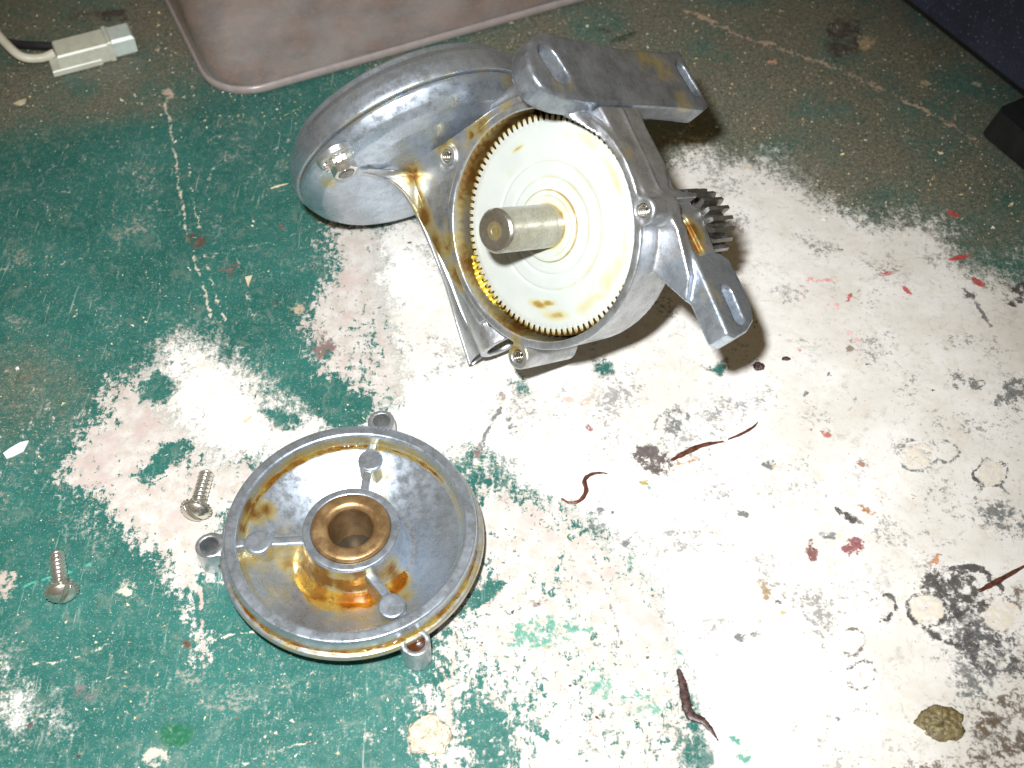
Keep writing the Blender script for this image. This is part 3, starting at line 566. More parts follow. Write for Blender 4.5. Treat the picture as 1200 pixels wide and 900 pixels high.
# motor bell: turned about the m axis
BT, BN = -43.0, -16.5
def about_m(V):
    V = np.asarray(V, float); return np.stack([BT + V[:, 0], V[:, 2], BN - V[:, 1]], 1)
prof = smooth_profile([(7, 43.2), (18, 44.0), (28, 45.2), (34, 46.9), (38.8, 49.3), (41.6, 51.9), (43.1, 54.4), (43.9, 56.0), (43.9, 57.2), (41.8, 57.35), (41.8, 57.75), (44.8, 57.9), (45.0, 59.5), (44.9, 62.5), (44.0, 66), (42.4, 68.2), (40.8, 68.9), (40.6, 71.2), (39.6, 71.6), (38, 71.2), (36, 66), (0.5, 66)], 1.2, .5)
def bellwob(r, z, a):
    k = 1 - .12 * np.clip(np.sin(-a), 0, 1) ** .8; return r + 0 * a, np.where(z < 57.3, 57.3 - (57.3 - z) * k, z + 0 * a)
v_, f_ = lathe(prof, 200, wob=bellwob); vm = about_m(v_)
bo = oilfield(vm, [(lp(490, 195, 2, 8), 8, .4), (lp(500, 175, 2, 8), 10, .35), (lp(385, 208, 1, 52), 5, .55), (lp(483, 203, 2, -2), 6, .75), (lp(600, 92, 1, 55), 6, .55), (lp(545, 155, 2, 0), 8, .5)], .08)
seam = np.abs(vm[:, 1] - 57.5) < .9; bo[seam] = .40
bell = gpart('motor_bell', vm, f_, M_CASTB, attrs={'oil': bo}); fix_normals(bell)
# hex bolt on the bell, with toothed washer
hx = loc(404, 199, 1, 48.0)
def hexp(r, n=6, ph=0): return [(r * math.cos(2 * math.pi * k / n + ph), r * math.sin(2 * math.pi * k / n + ph)) for k in range(n)]
def along_m(V, c, flip=1): V = np.asarray(V, float); return np.stack([c[0] + V[:, 0], c[1] - V[:, 2], c[2] + V[:, 1]], 1)
v_, f_ = prism(hexp(4.2, 6, .3), -3.0, 1.4, .35); nut = gpart('hex_nut', along_m(v_, hx), f_, M_BRIGHT, smooth=False); fix_normals(nut)
v_, f_ = lathe([(0.01, 2.0), (2.4, 1.9), (2.8, 1.5), (2.8, .5)], 24); st = mesh('stud', along_m(v_, hx), f_, M_DARKST, nut, angle=40, attrs={'oil': np.full(len(v_), .2)}); fix_normals(st)
wp = []
for k in range(16):
    a = 2 * math.pi * k / 16; wp += [(4.6 * math.cos(a - .1), 4.6 * math.sin(a - .1)), (5.9 * math.cos(a + .03), 5.9 * math.sin(a + .03)), (5.9 * math.cos(a + .2), 5.9 * math.sin(a + .2))]
v_, f_ = prism(wp, -3.6, -2.7); v_ = np.array(v_); o = gpart('lock_washer', along_m(v_, hx), f_, M_BRIGHT, smooth=False); fix_normals(o)
v_, f_ = lathe(smooth_profile([(0.1, -3.5), (6.1, -3.5), (6.9, -4.0), (7.4, -5.8)], 1.2, .5), 48); o = gpart('bolt_seat', along_m(v_, hx), f_, M_CASTB, attrs={'oil': np.full(len(v_), .42)}, angle=50); fix_normals(o)

# output gear, hub and shaft; turned about n with the face at n = -4.6
NTEETH = 92; FACE = -5.2
def gear_outline(n, ro, ri, fr=.5):
    P = []
    for k in range(n):
        a = 2 * math.pi * k / n; p = 2 * math.pi / n
        P += [(ri, a - p * .33), (ri + (ro - ri) * .55, a - p * .27), (ro, a - p * .17), (ro, a + p * .17), (ri + (ro - ri) * .55, a + p * .27), (ri, a + p * .33)]
    return P
go = gear_outline(NTEETH, 34.7, 32.6); ng = len(go)
rings = []; oilv = []
rad = [11.0, 12, 13, 14, 14.6, 15.0, 15.4, 16.5, 18, 19, 19.6, 20.0, 20.4, 21.5, 22.5, 23.5, 24.5, 25.3, 26, 26.8, 27.5, 28.2, 28.9, 29.6, 30.3, 31, 31.7]
zz = {14.6: 0, 15.0: -.25, 15.4: 0, 19.6: 0, 20.0: -.2, 20.4: 0}
V = []; 
for r in rad:
    z = FACE + zz.get(r, 0) - (.25 if r > 31.5 else 0) - (.012 * r)
    V += [(r * math.cos(a), r * math.sin(a), z) for _, a in go]
nr = len(rad)
for z in (FACE - .75, FACE - 1.0, FACE - 7.5, FACE - 7.9):
    k = 1.0 if z in (FACE - 1.0, FACE - 7.5) else .985
    V += [(r * k * math.cos(a), r * k * math.sin(a), z) for r, a in go]
nr += 4
V = np.array(V); F = []
for k in range(nr - 1):
    i = np.arange(ng); j = (i + 1) % ng; F.append(np.stack([k * ng + i, (k + 1) * ng + i, (k + 1) * ng + j, k * ng + j], 1))
F = np.concatenate(F)
R_ = np.hypot(V[:, 0], V[:, 1]); A_ = np.arctan2(V[:, 1], V[:, 0])
def gpx(u, v): p = loc(u, v, 2, FACE); return p[0], p[1]
go_s = []
for (u, v, r, k) in [(650, 370, 4, .8), (630, 357, 3.2, .95), (642, 355, 2.0, 1.1), (690, 355, 6, .55), (715, 325, 7, .48), (606, 174, 1.8, .95), (716, 200, 4, .6), (708, 190, 3, .5), (722, 215, 3, .6), (690, 165, 5, .42), (665, 158, 4, .35), (732, 300, 4, .4), (600, 200, 5, .28), (600, 300, 5, .25)]:
    p = gpx(u, v); go_s.append((p[0], p[1], r, k))
go_oil = np.zeros(len(V))
for (a, b, r, k) in go_s:
    ra, aa = math.hypot(a, b), math.atan2(b, a); da = (A_ - aa + math.pi) % (2 * math.pi) - math.pi
    go_oil = np.maximum(go_oil, k * np.exp(-((R_ - ra) / (r * .5)) ** 2 - (da * ra / (r * 1.7)) ** 2))
go_oil = np.maximum(go_oil, .50 * np.exp(-((R_ - 15.2) / .8) ** 2) * (.6 + .4 * np.cos(A_ - .2))); go_oil = np.maximum(go_oil, .52 * np.exp(-((R_ - 19.9) / .8) ** 2) * (.5 + .5 * np.cos(A_ + .5)))
go_oil = np.maximum(go_oil, .45 * np.exp(-((R_ - 29) / 1.2) ** 2) * np.clip(np.cos(A_ + 1.2), 0, 1))
tm_ = (R_ > 33.3) & (V[:, 2] > FACE - .93); go_oil[tm_] = .78 + .42 * np.clip(-np.cos(A_[tm_]), 0, 1)
root_ = (R_ < 32.8) & (R_ > 32.4); go_oil[root_] = 1.25
go_oil[(V[:, 2] < FACE - .95)] = 1.9
gear = gpart('output_gear', V, F, M_NYLON, angle=35, attrs={'oil': go_oil}); fix_normals(gear); gear['label'] = 'large white nylon gear smeared with yellow oil'
v_, f_ = lathe(smooth_profile([(11.4, FACE - .6), (11.2, FACE + .55), (10.7, FACE + .75), (9.6, FACE + .75), (9.3, FACE + .55), (6.5, FACE + .5)], .6, .15), 96)
r_ = np.hypot(v_[:, 0], v_[:, 1]); ho = np.where(r_ > 10.9, .75, np.where(r_ < 7.2, .7, .33))
hub = mesh('gear_hub', v_, f_, M_NYLON, gear, attrs={'oil': ho}, angle=40); fix_normals(hub)
v_, f_ = lathe(smooth_profile([(.02, 20.15), (1.2, 20.1), (1.6, 20.35), (6.0, 20.4), (6.75, 19.7), (6.8, 2), (6.8, FACE - 3)], 1.0, .15), 96)
so = np.where((v_[:, 2] < FACE + 1.6), .55, .12) + np.where((v_[:, 2] > 19) & (np.hypot(v_[:, 0], v_[:, 1]) < 3), .5, 0)
sh = mesh('output_shaft', v_, f_, M_STEEL, gear, attrs={'oil': so}, angle=40); fix_normals(sh)
# lower gear ring below the white gear
go2 = gear_outline(60, 35.3, 33.6)
v_, f_ = prism([(r * math.cos(a), r * math.sin(a)) for r, a in go2][::1], -15.5, -13.4); 
ring = mesh('drive_ring', v_, f_, M_DARKST, gear, smooth=False, attrs={'oil': np.full(len(v_), .5)}); fix_normals(ring)
# the worm
def wormwob(r, z, a): return np.where(r > 3.2, 5.2 + 1.1 * np.clip(1.5 * np.sin(a - z * 2 * math.pi / 3.4), -1, 1), r), z
zs = np.linspace(-15.5, 17.5, 110)
v_, f_ = lathe([(3., -15.6)] + [(5.2, z) for z in zs] + [(3., 17.6)], 36, wob=wormwob)
v_ = np.stack([-38.9 + v_[:, 0], v_[:, 2], -11.2 - v_[:, 1]], 1)
wm = gpart('worm_gear', v_, f_, M_WORM); fix_normals(wm)
# threads in the bosses
for i, (a, b) in enumerate(BOSS):
    top = (-1.4, -.5, -.5)[i]; path = [(a + 1.75 * math.cos(t), b + 1.75 * math.sin(t), top - .9 * t / (2 * math.pi)) for t in np.linspace(0, 2 * math.pi * 7, 7 * 20)]
    v_, f_ = tube(path, .36, 6); th = gpart('screw_thread', v_, f_, M_STEEL, attrs={'oil': np.full(len(v_), .3)})
    v_, f_ = lathe([(2.3, top - 7.5), (.01, top - 7.6)], 20); gpart('thread_bottom', v_, f_, M_HOLE)
# steel pinion behind the leg
pc = np.array([25.8, -18.5])
def gear_solid(n, ro, ri, n0, n1, hub_r=None):
    P = [(r * math.cos(a), r * math.sin(a)) for r, a in gear_outline(n, ro, ri)]
    return prism(P, n0, n1, .2)
v_, f_ = gear_solid(22, 12.2, 9.2, -43, -31); v_ = np.array(v_) + [pc[0], pc[1], 0]
pn = gpart('steel_pinion', v_, f_, M_DARKST, smooth=False, attrs={'oil': np.full(len(v_), .28)}); fix_normals(pn)
v_, f_ = lathe([(.01, -31), (4.0, -31), (4.4, -31.4), (4.4, -47), (.01, -47)], 32); v_ = v_ + [pc[0], pc[1], 0]
px_ = mesh('pinion_shaft', v_, f_, M_STEEL, pn, attrs={'oil': np.full(len(v_), .3)}, angle=40); fix_normals(px_)
v_, f_ = lathe([(.01, -30), (6.5, -30), (7.5, -28), (8, -16), (.01, -16)], 32); v_ = v_ + [pc[0] - 3, pc[1] + 3, 0]
o = gpart('pinion_boss', v_, f_, M_CAST, attrs={'oil': np.full(len(v_), .25)}, angle=40); fix_normals(o)

# ------------------------------------------------------------------ gear cover, lying inside up
cc = onz(411, 619, 15); cc[2] = 0
cv = empty('gear_cover', cc, 'round die cast gearbox cover lying inside up with bronze bushing and oil residue', 'gear cover')
prof = smooth_profile([(8, .2), (15, .05), (22, .4), (30, 3.2), (36.5, 7.4), (39.2, 8.0), (39.7, 8.6), (39.6, 9.7), (39.2, 10.2), (38.0, 10.3), (37.7, 10.8), (37.6, 15.0), (37.2, 15.6), (34.4, 15.6), (33.8, 15.1), (33.5, 11.6), (32.3, 9.6), (28.5, 7.0), (23, 3.8), (19.2, 1.8), (17.2, 1.6), (15.9, 3.2), (15.1, 7), (14.6, 14.4), (14.2, 15), (12, 15), (11.75, 14)], .8, .45)
v_, f_ = lathe(prof, 256)
r_ = np.hypot(v_[:, 0], v_[:, 1]); a_ = np.degrees(np.arctan2(v_[:, 1], v_[:, 0])) % 360
def cpx(u, v, z): p = onz(u, v, z) - cc; return p[0], p[1]
ol = np.full(len(v_), .10)
for (u, v, r, k) in [(300, 612, 5, .95), (315, 605, 4, .9), (288, 634, 3, .8), (360, 668, 7, 1.0), (340, 655, 6, .8), (372, 690, 5, 1.05), (405, 700, 6, .95), (425, 690, 5, .9), (380, 680, 6, 1.0), (468, 678, 4, 1.1), (460, 690, 4, .9), (300, 665, 8, .60), (330, 700, 8, .48), (430, 722, 9, .55), (375, 705, 6, .6), (400, 722, 8, .5), (452, 560, 4, .6), (447, 585, 4, .6), (400, 515, 5, .7), (350, 530, 7, .55), (430, 530, 5, .6), (480, 527, 5, .6), (510, 545, 6, .45), (418, 560, 5, .35), (300, 575, 5, .6), (290, 690, 5, .5), (475, 700, 4, .7), (335, 620, 5, .42), (440, 655, 5, .5)]:
    p = cpx(u, v, 4); ol = np.maximum(ol, k * np.exp(-((v_[:, 0] - p[0]) ** 2 + (v_[:, 1] - p[1]) ** 2) / (r * r)) * (v_[:, 2] < 14.2))
innerw = (r_ > 32.2) & (r_ < 34.2) & (v_[:, 2] < 14.2); ol[innerw] = np.maximum(ol[innerw], .66 * (.75 + .25 * np.cos(np.radians(a_[innerw] - 120))))
groove = (r_ > 37.3) & (v_[:, 2] > 8.4) & (v_[:, 2] < 12.5); ol[groove] = np.maximum(ol[groove], .38 + .18 * np.cos(np.radians(a_[groove] + 50)))
ol[(r_ < 15.4) & (r_ > 14.9) & (v_[:, 2] > 3)] += .22
bowl_o = mesh('cover_shell', v_, f_, M_CASTB, cv, angle=50, attrs={'oil': ol}); fix_normals(bowl_o)
# ribs with round pads
for (u0, v0, u1, v1, pu, pv) in [(427, 572, 437, 517, 434, 538), (352, 631, 282, 636, 302, 634), (430, 668, 472, 720, 459, 709)]:
    p0 = np.array(cpx(u0, v0, 12)); p1 = np.array(cpx(u1, v1, 11.4)); pp = np.array(cpx(pu, pv, 12.4))
    d = p1 - p0; d /= np.linalg.norm(d); L = np.linalg.norm(p1 - p0)
    ux = np.arange(-1.5, L + 2, .35); q = np.array([-d[1], d[0]])
    x0, y0 = np.minimum(p0, p1) - 5, np.maximum(p0, p1) + 5
    gx = np.arange(x0[0], y0[0], .3, dtype=np.float32)[:, None, None]; gy = np.arange(x0[1], y0[1], .3, dtype=np.float32)[None, :, None]; gz = np.arange(.5, 13.6, .3, dtype=np.float32)[None, None, :]
    al = (gx - p0[0]) * d[0] + (gy - p0[1]) * d[1]; pe = np.abs((gx - p0[0]) * q[0] + (gy - p0[1]) * q[1])
    s_ = smax(np.maximum(pe - 1.4 - (11.4 - gz) * .07, np.maximum(-al - .8, al - L - .6)), gz - 11.5, .5)
    s_ = smin(s_, smax(np.hypot(gx - pp[0], gy - pp[1]) - 4.0, gz - 12.2, .5), .5)
    s_ = s_.astype(np.float32).copy(); s_[[0, -1]] = 1; s_[:, [0, -1]] = 1; s_[:, :, [0, -1]] = 1
    v2, f2 = surface_nets(s_, (x0[0], x0[1], .5), .3)
    mesh('rib', v2, f2, M_CASTB, cv, attrs={'oil': np.where(v2[:, 2] < 10.6, .6, .25)})
# ears
for k, (u, v, z) in enumerate([(447, 493, 10), (245, 639, 10), (487, 753, 10)]):
    p = np.array(cpx(u, v, z)); e = p / np.linalg.norm(p); R = np.linalg.norm(p)
    x0 = p - 8; 
    gx = np.arange(x0[0], x0[0] + 16, .3, dtype=np.float32)[:, None, None]; gy = np.arange(x0[1], x0[1] + 16, .3, dtype=np.float32)[None, :, None]; gz = np.arange(-1, 12, .3, dtype=np.float32)[None, None, :]
    dc = np.hypot(gx - p[0], gy - p[1]); al = (gx - p[0]) * e[0] + (gy - p[1]) * e[1]; pe = np.abs(-(gx - p[0]) * e[1] + (gy - p[1]) * e[0])
    s_ = smax(dc - 4.2, np.maximum(.1 - gz, gz - 10.2), .4)
    s_ = smin(s_, smax(np.maximum(pe - 3.9, np.maximum(al, -al - 6.5)), np.maximum(5.0 - gz, gz - 9.9), .5), 1.2)
    s_ = smax(s_, -(np.hypot(gx, gy) - 37.8) - 0.0, .2)
    s_ = smax(s_, -(dc - 2.75), .25).astype(np.float32).copy(); s_[[0, -1]] = 1; s_[:, [0, -1]] = 1; s_[:, :, [0, -1]] = 1
    v2, f2 = surface_nets(s_, (x0[0], x0[1], -1), .3)
    dv = np.hypot(v2[:, 0] - p[0], v2[:, 1] - p[1]); oo = np.where((dv < 3.0) & (v2[:, 2] < 9.8), (.35, .3, 1.0)[k], .18)
    mesh('screw_ear', v2, f2, M_CAST, cv, attrs={'oil': oo})
# bronze bushing
v_, f_ = lathe(smooth_profile([(11.8, 10), (11.8, 15.4), (11.3, 16.1), (10.4, 16.3), (8.1, 16.3), (7.3, 15.8), (6.7, 14.9), (6.6, .2), (5.8, .1)], .8, .3), 96)
o = mesh('bronze_bushing', v_, f_, M_BRONZE, cv, angle=50); fix_normals(o)
v_, f_ = lathe([(7.2, .35), (6.0, .7), (3.0, .55), (.01, .5)], 48); mesh('bore_shade_disc', v_, f_, M_HOLE, cv)  # dark disc paints shade at the bottom of the bore
# wet oil lying in the cover: a pool round the hub, a bead under the rim, a filled screw ear
def mat_oil():
    s = NT('amber_oil'); n = s.noise(3, 3, .6); n7 = s.noise(6, 4, .6, .5); s.set(Base_Color=s.mix(s.step(n7, .38, .60), (.88, .68, .20), (.60, .24, .02)), Transmission_Weight=.9, IOR=1.46, Roughness=.03); s.bump(n, .12, .3); return s.m
M_OIL = mat_oil()
aa = np.radians(np.linspace(196, 338, 90)); V = []; F = []; nrr = 10
for k, a in enumerate(aa):
    e_ = math.sin(math.pi * k / (len(aa) - 1)) ** .6; e_ = max(e_, .03)
    r0 = 15.2; r1 = r0 + (1.6 + 4.8 * e_ * (1 + .30 * math.sin(a * 3.3 + 1) + .16 * math.sin(a * 9.1) + .05 * math.sin(a * 23)))
    for q in range(nrr):
        u_ = q / (nrr - 1); r = r0 + (r1 - r0) * u_; V.append((r * math.cos(a), r * math.sin(a), 1.6 + 1.9 * e_ + .5 * (1 - u_) ** 3 * e_ - .35 * max(0, u_ - .75)))
for k in range(len(aa) - 1):
    for q in range(nrr - 1): b = k * nrr + q; F.append((b, b + nrr, b + nrr + 1, b + 1))
o = mesh('oil_pool', V, F, M_OIL, cv); o['label'] = 'glossy amber oil pooled below the hub'
def bead(a0, a1, r, z, rad, seed):
    aa = np.radians(np.linspace(a0, a1, 80)); R = [rad * (.25 + .75 * abs(math.sin(math.pi * i / 79)) * (1 + .35 * math.sin(i * .37 + seed) + .2 * math.sin(i * .9))) for i in range(80)]
    v, f = tube([(r * math.cos(a), r * math.sin(a), z) for a in aa], R, 8); return mesh('oil_bead', v, f, M_OIL, cv)
bead(75, 178, 33.0, 10.6, .95, 0); bead(35, 74, 33.0, 10.5, .6, 2); bead(262, 352, 37.9, 10.5, .6, 4); bead(205, 262, 37.9, 10.5, .5, 5)
ep = cpx(487, 753, 10); v_, f_ = lathe([(2.85, 9.2), (2.2, 8.8), (.01, 8.6)], 32)
def mat_oil2(): 
    s = NT('dark_oil'); return s.set(Base_Color=(.06, .018, .004, 1), Roughness=.04, Coat_Weight=1.0)
mesh('oil_in_ear', np.asarray(v_) + [ep[0], ep[1], 0], f_, mat_oil2(), cv)

# ------------------------------------------------------------------ screws
def make_screw(name, head_px, tip_px, label, roll):
    root = empty(name, onz(*head_px, 0), label, 'screw', 'screws left of the gear cover')
    h = .16; g = np.arange(-5, 5, h, dtype=np.float32); gx = g[:, None, None]; gy = g[None, :, None]; gz = np.arange(-1, 4, h, dtype=np.float32)[None, None, :]
    r2 = np.hypot(gx, gy); s_ = smax(np.sqrt(gx ** 2 + gy ** 2 + (gz + 3.0) ** 2) - 5.55, np.maximum(r2 - 4.3, -gz), .35)
    s_ = smax(s_, -np.maximum(np.abs(gx) - .72, .5 - gz), .15).astype(np.float32).copy(); s_[[0, -1]] = 1; s_[:, [0, -1]] = 1; s_[:, :, [0, -1]] = 1
    v1, f1 = surface_nets(s_, (-5, -5, -1), h)
    def tw(r, z, a):
        m = (z < -2.2) & (z > -15.2); ph = a - z * 2 * math.pi / 1.6; th = np.clip(np.sin(ph) * 1.3, -1, 1) * .42
        return np.where(m, r + th, r), z
    zs = np.linspace(-1.2, -16.2, 150); pr = [(1.95 if z > -15 else 1.95 - (-15 - z) * .7, z) for z in zs] + [(.01, -16.3)]
    v2, f2 = lathe(pr, 28, wob=tw)
    P = []
    for k in range(20):
        a = 2 * math.pi * k / 20; P += [(3.5 * math.cos(a), 3.5 * math.sin(a)), (4.9 * math.cos(a + .09), 4.9 * math.sin(a + .09)), (4.9 * math.cos(a + .22), 4.9 * math.sin(a + .22))]
    v3, f3 = prism(P, -1.0, -.1)
    hp = onz(*head_px, 4.4); tp = onz(*tip_px, 2.2); d = hp - tp; d /= np.linalg.norm(d)
    q = Vector(d).to_track_quat('Z', 'Y'); R = np.array((q.to_matrix() @ Matrix.Rotation(roll, 3, 'Z')))
    off = hp - onz(*head_px, 0) - d * 1.5
    for nm, v, f, sm_ in (('screw_head', v1, f1, True), ('screw_shank', v2, f2, True), ('lock_washer', np.array(v3), f3, False)):
        v = np.asarray(v) @ R.T + off; o = mesh(nm, v, f, M_SCREW, root, smooth=sm_)
        if nm != 'screw_head': fix_normals(o)
    return root
make_screw('machine_screw', (228, 603), (244, 549), 'slotted metal screw nearer the gear cover, on white paint', math.radians(35))
make_screw('machine_screw', (73, 699), (66, 644), 'slotted metal screw farthest left, lying on green paint', math.radians(-40))

# ------------------------------------------------------------------ wire connector
def mat_trans(name, col, trans, rough, sub=.3):
    s = NT(name); n = s.noise(4, 4, .6); c = s.mix(s.step(n, .35, .7), col, tuple(x * .86 for x in col)); s.bump(n, .1, .2)
    return s.set(Base_Color=c, Roughness=rough, Transmission_Weight=trans, Subsurface_Weight=sub, Subsurface_Radius=(.004, .0035, .002), Subsurface_Scale=.6)
M_CONN = mat_trans('milky_connector', (.78, .79, .66), .25, .35); M_CONN2 = mat_trans('milky_plug', (.72, .82, .76), .25, .3)
wcn = empty('wire_connector', onz(105, 62, 0), 'milky two pin plastic wire connector with black and white wires, top left', 'connector')
base = onz(105, 62, 0)
ca = onz(62, 68, 5) - base; cb = onz(156, 44, 5) - base; ex = cb - ca; Lc = np.linalg.norm(ex[:2]); ang = math.atan2(ex[1], ex[0])
def cbox(x0, x1, y, z0, z1, b=.6): 
    v, f = prism([(x0, -y), (x1, -y), (x1, y), (x0, y)], z0, z1, b); return np.array(v), f
Rz = np.array([[math.cos(ang), -math.sin(ang), 0], [math.sin(ang), math.cos(ang), 0], [0, 0, 1]])
def cplace(v): return np.asarray(v) @ Rz.T + np.array([ca[0], ca[1], 0])
v, f = cbox(1.5, Lc * .72, 6.0, .2, 9.2, .8); v[:, 2] *= 1; o = mesh('connector_shell', cplace(v), f, M_CONN, wcn, smooth=False)
v, f = cbox(-2, Lc * .55, 6.8, .15, 3.2, .5); mesh('connector_base', cplace(v), f, M_CONN, wcn, smooth=False)
v, f = cbox(Lc * .70, Lc, 5.6, .6, 9.6, 1.3); mesh('connector_plug', cplace(v), f, M_CONN2, wcn, smooth=False)
v, f = cbox(Lc * .66, Lc * .72, 6.4, .2, 9.9, .5); mesh('connector_collar', cplace(v), f, M_CONN, wcn, smooth=False)
M_WW = plain('white_wire', (.62, .60, .48), (.72, .70, .60), .4, 6, .05); M_BW = plain('black_wire', (.018, .018, .022), (.03, .03, .035), .3, 6, .05)
wv_ = [onz(-60, -10, 6), onz(-20, 20, 8), onz(4, 48, 8), onz(25, 66, 6), onz(48, 68, 4), onz(64, 62, 5)]
v, f = tube([p - base for p in spline(wv_, 10)], 1.9, 14); o = mesh('wire', v, f, M_WW, wcn); o['label'] = 'thick white wire'
wv_ = [onz(-60, 30, 3), onz(-10, 44, 5), onz(18, 51, 6), onz(45, 53, 6.5), onz(72, 54, 6.5)]
v, f = tube([p - base for p in spline(wv_, 10)], 1.6, 14); o = mesh('wire', v, f, M_BW, wcn); o['label'] = 'black wire'

# ------------------------------------------------------------------ plastic tray
def rrect(x0, y0, x1, y1, r, n=8):
    out = []
    for cx, cy, a0 in ((x1 - r, y0 + r, -90), (x1 - r, y1 - r, 0), (x0 + r, y1 - r, 90), (x0 + r, y0 + r, 180)):
        for k in range(n + 1): a = math.radians(a0 + 90 * k / n); out.append((cx + r * math.cos(a), cy + r * math.sin(a)))
    return out
tq = onz(258, 122, 0); te = onz(700, -4, 0) - tq; tang = math.atan2(te[1], te[0])
tr = empty('plastic_tray', tq, 'clouded translucent plastic tray with rusty dirt inside, behind the gearbox', 'tray', rot=(0, 0, tang))
def ringmesh(rings):
    n = len(rings[0][0]); V = []; F = []
    for P, z in rings: V += [(x, y, z) for x, y in P]
    for k in range(len(rings) - 1):
        for i in range(n): j = (i + 1) % n; F.append((k * n + i, k * n + j, (k + 1) * n + j, (k + 1) * n + i))
    F.append(tuple(range(n - 1, -1, -1))); F.append(tuple((len(rings) - 1) * n + i for i in range(n)))
    return V, F
TW, TD = 260, 170
def R_(o_, z): return (rrect(-o_, -o_, TW + o_, TD + o_, 20 + o_, 12), z)
def Ri(o_, z): return (rrect(-o_, -o_, TW + o_, TD + o_, 20 + o_, 12), z)
v, f = ringmesh([R_(-2.2, .2), R_(-.1, .5), R_(1.1, 1.6), R_(.7, 3.6), R_(3, 30), R_(5.5, 62), R_(8.5, 62.4), R_(8.5, 64), R_(4.6, 64), R_(4.2, 62), R_(1.6, 30), R_(-1.0, 3.4), R_(-2.6, 2.0)])
def mat_tray():
    s = NT('clouded_plastic'); n = s.noise(30, 5, .6); n2 = s.noise(5, 5, .7); n3 = s.noise(1.2, 3, .6)
    c = s.mix(s.step(n, .3, .7), (.46, .43, .44), (.56, .52, .51)); c = s.mix(s.step(n2, .5, .75, 0, .4), c, (.62, .56, .50)); c = s.mix(s.step(n3, .66, .74, 0, .6), c, (.6, .45, .25))
    s.set(Base_Color=c, Roughness=.3); s.bump(n2, .12, .3)
    tr_ = s.n.new('ShaderNodeBsdfTransparent'); tr_.inputs[0].default_value = (.97, .93, .89, 1); mx = s.n.new('ShaderNodeMixShader')
    s._set(mx.inputs[0], s.step(n, .3, .7, .20, .36)); s.l.new(tr_.outputs[0], mx.inputs[1]); s.l.new(s.b.outputs[0], mx.inputs[2]); s.l.new(mx.outputs[0], s.out.inputs[0]); return s.m
o = mesh('tray_shell', v, f, mat_tray(), tr, angle=60); fix_normals(o)
M_TRIM = mat_trans('milky_tray_edge', (.36, .31, .295), .1, .3, .2)
v, f = ringmesh([R_(-.6, .1), R_(.9, .25), R_(1.9, 1.3), R_(2.2, 3.2), R_(1.7, 4.4), R_(.9, 4.6)]); v = v; f = f[:-2]
o = mesh('tray_base_rim', v, f, M_TRIM, tr, angle=60); fix_normals(o)
# rusty dirt in the tray
def mat_rust():
    s = NT('rusty_dirt'); n = s.noise(20, 5, .7); n2 = s.noise(3, 5, .7)
    c = s.mix(s.step(n, .38, .62), (.13, .11, .10), (.33, .17, .07)); c = s.mix(s.step(n2, .5, .7, 0, .7), c, (.55, .30, .12)); s.bump(n2, .8, 1.); return s.set(Base_Color=c, Roughness=.8)
M_RUST = mat_rust()
gx, gy = np.meshgrid(np.linspace(3, TW - 3, 170), np.linspace(3, TD - 3, 110), indexing='ij')
gz = 2.3 + 1.6 * np.clip(fbm(gx, gy, 1 / 14., 4, 300), -.3, 1) + .5 * fbm(gx, gy, 1 / 3., 2, 301)
for cx_, cy_, sx_, sy_ in ((20, 20, -1, -1), (TW - 20, 20, 1, -1), (20, TD - 20, -1, 1), (TW - 20, TD - 20, 1, 1)):
    dx_, dy_ = gx - cx_, gy - cy_; dd_ = np.hypot(dx_, dy_); m_c = (dx_ * sx_ > 0) & (dy_ * sy_ > 0) & (dd_ > 16.5)
    gx = np.where(m_c, cx_ + dx_ / np.maximum(dd_, 1) * 16.5, gx); gy = np.where(m_c, cy_ + dy_ / np.maximum(dd_, 1) * 16.5, gy)
I2 = np.arange(gx.size).reshape(gx.shape); f2 = np.stack([I2[:-1, :-1], I2[1:, :-1], I2[1:, 1:], I2[:-1, 1:]], -1).reshape(-1, 4)
o = mesh('rusty_dirt', np.stack([gx, gy, gz], -1).reshape(-1, 3), f2, M_RUST, loc_mm=tq, rot=(0, 0, tang)); tag(o, 'orange brown rusty dirt lying inside the clouded plastic tray', 'dirt', kind='stuff')

# ------------------------------------------------------------------ black case at the far right
def mat_case():
    s = NT('speckled_black'); n = s.noise(1.3, 3, .7); n2 = s.noise(30, 4, .6); c = s.mix(s.step(n2, .3, .7), (.018, .022, .042), (.034, .040, .072)); c = s.mix(s.step(n, .60, .70, 0, .8), c, (.20, .22, .28)); s.bump(n, .5, .2)
    return s.set(Base_Color=c, Roughness=.45)
M_CASE = mat_case(); M_RUB = plain('black_plastic', (.010, .011, .012), (.018, .020, .022), .4, 8, .2)
c0 = onz(1052, -6, 14); c1 = onz(1214, 122, 14); dv = c1 - c0; cang = math.atan2(dv[1], dv[0]); L0 = np.linalg.norm(dv[:2])
cs = empty('black_case', (c0[0], c0[1], 0), 'dark blue black speckled equipment case at the top right corner', 'case', rot=(0, 0, cang))
P = rrect(-150, 0, L0 + 60, 200, 3, 5)
def ofs(k): return rrect(-150 + k, k, L0 + 60 - k, 200 - k, 3, 5)
v, f = ringmesh([(ofs(1.5), 14), (ofs(0), 16), (ofs(3), 60), (ofs(6), 63), (ofs(9), 64)]); o = mesh('case_body', v, f, M_CASE, cs, angle=40)
v, f = ringmesh([(ofs(10), 5), (ofs(9), 14.2)]); mesh('case_plinth', v, f, M_RUB, cs, angle=40)
fp = onz(1176, 150, 6); lx = (fp[0] - c0[0]) * math.cos(cang) + (fp[1] - c0[1]) * math.sin(cang); ly = -(fp[0] - c0[0]) * math.sin(cang) + (fp[1] - c0[1]) * math.cos(cang)
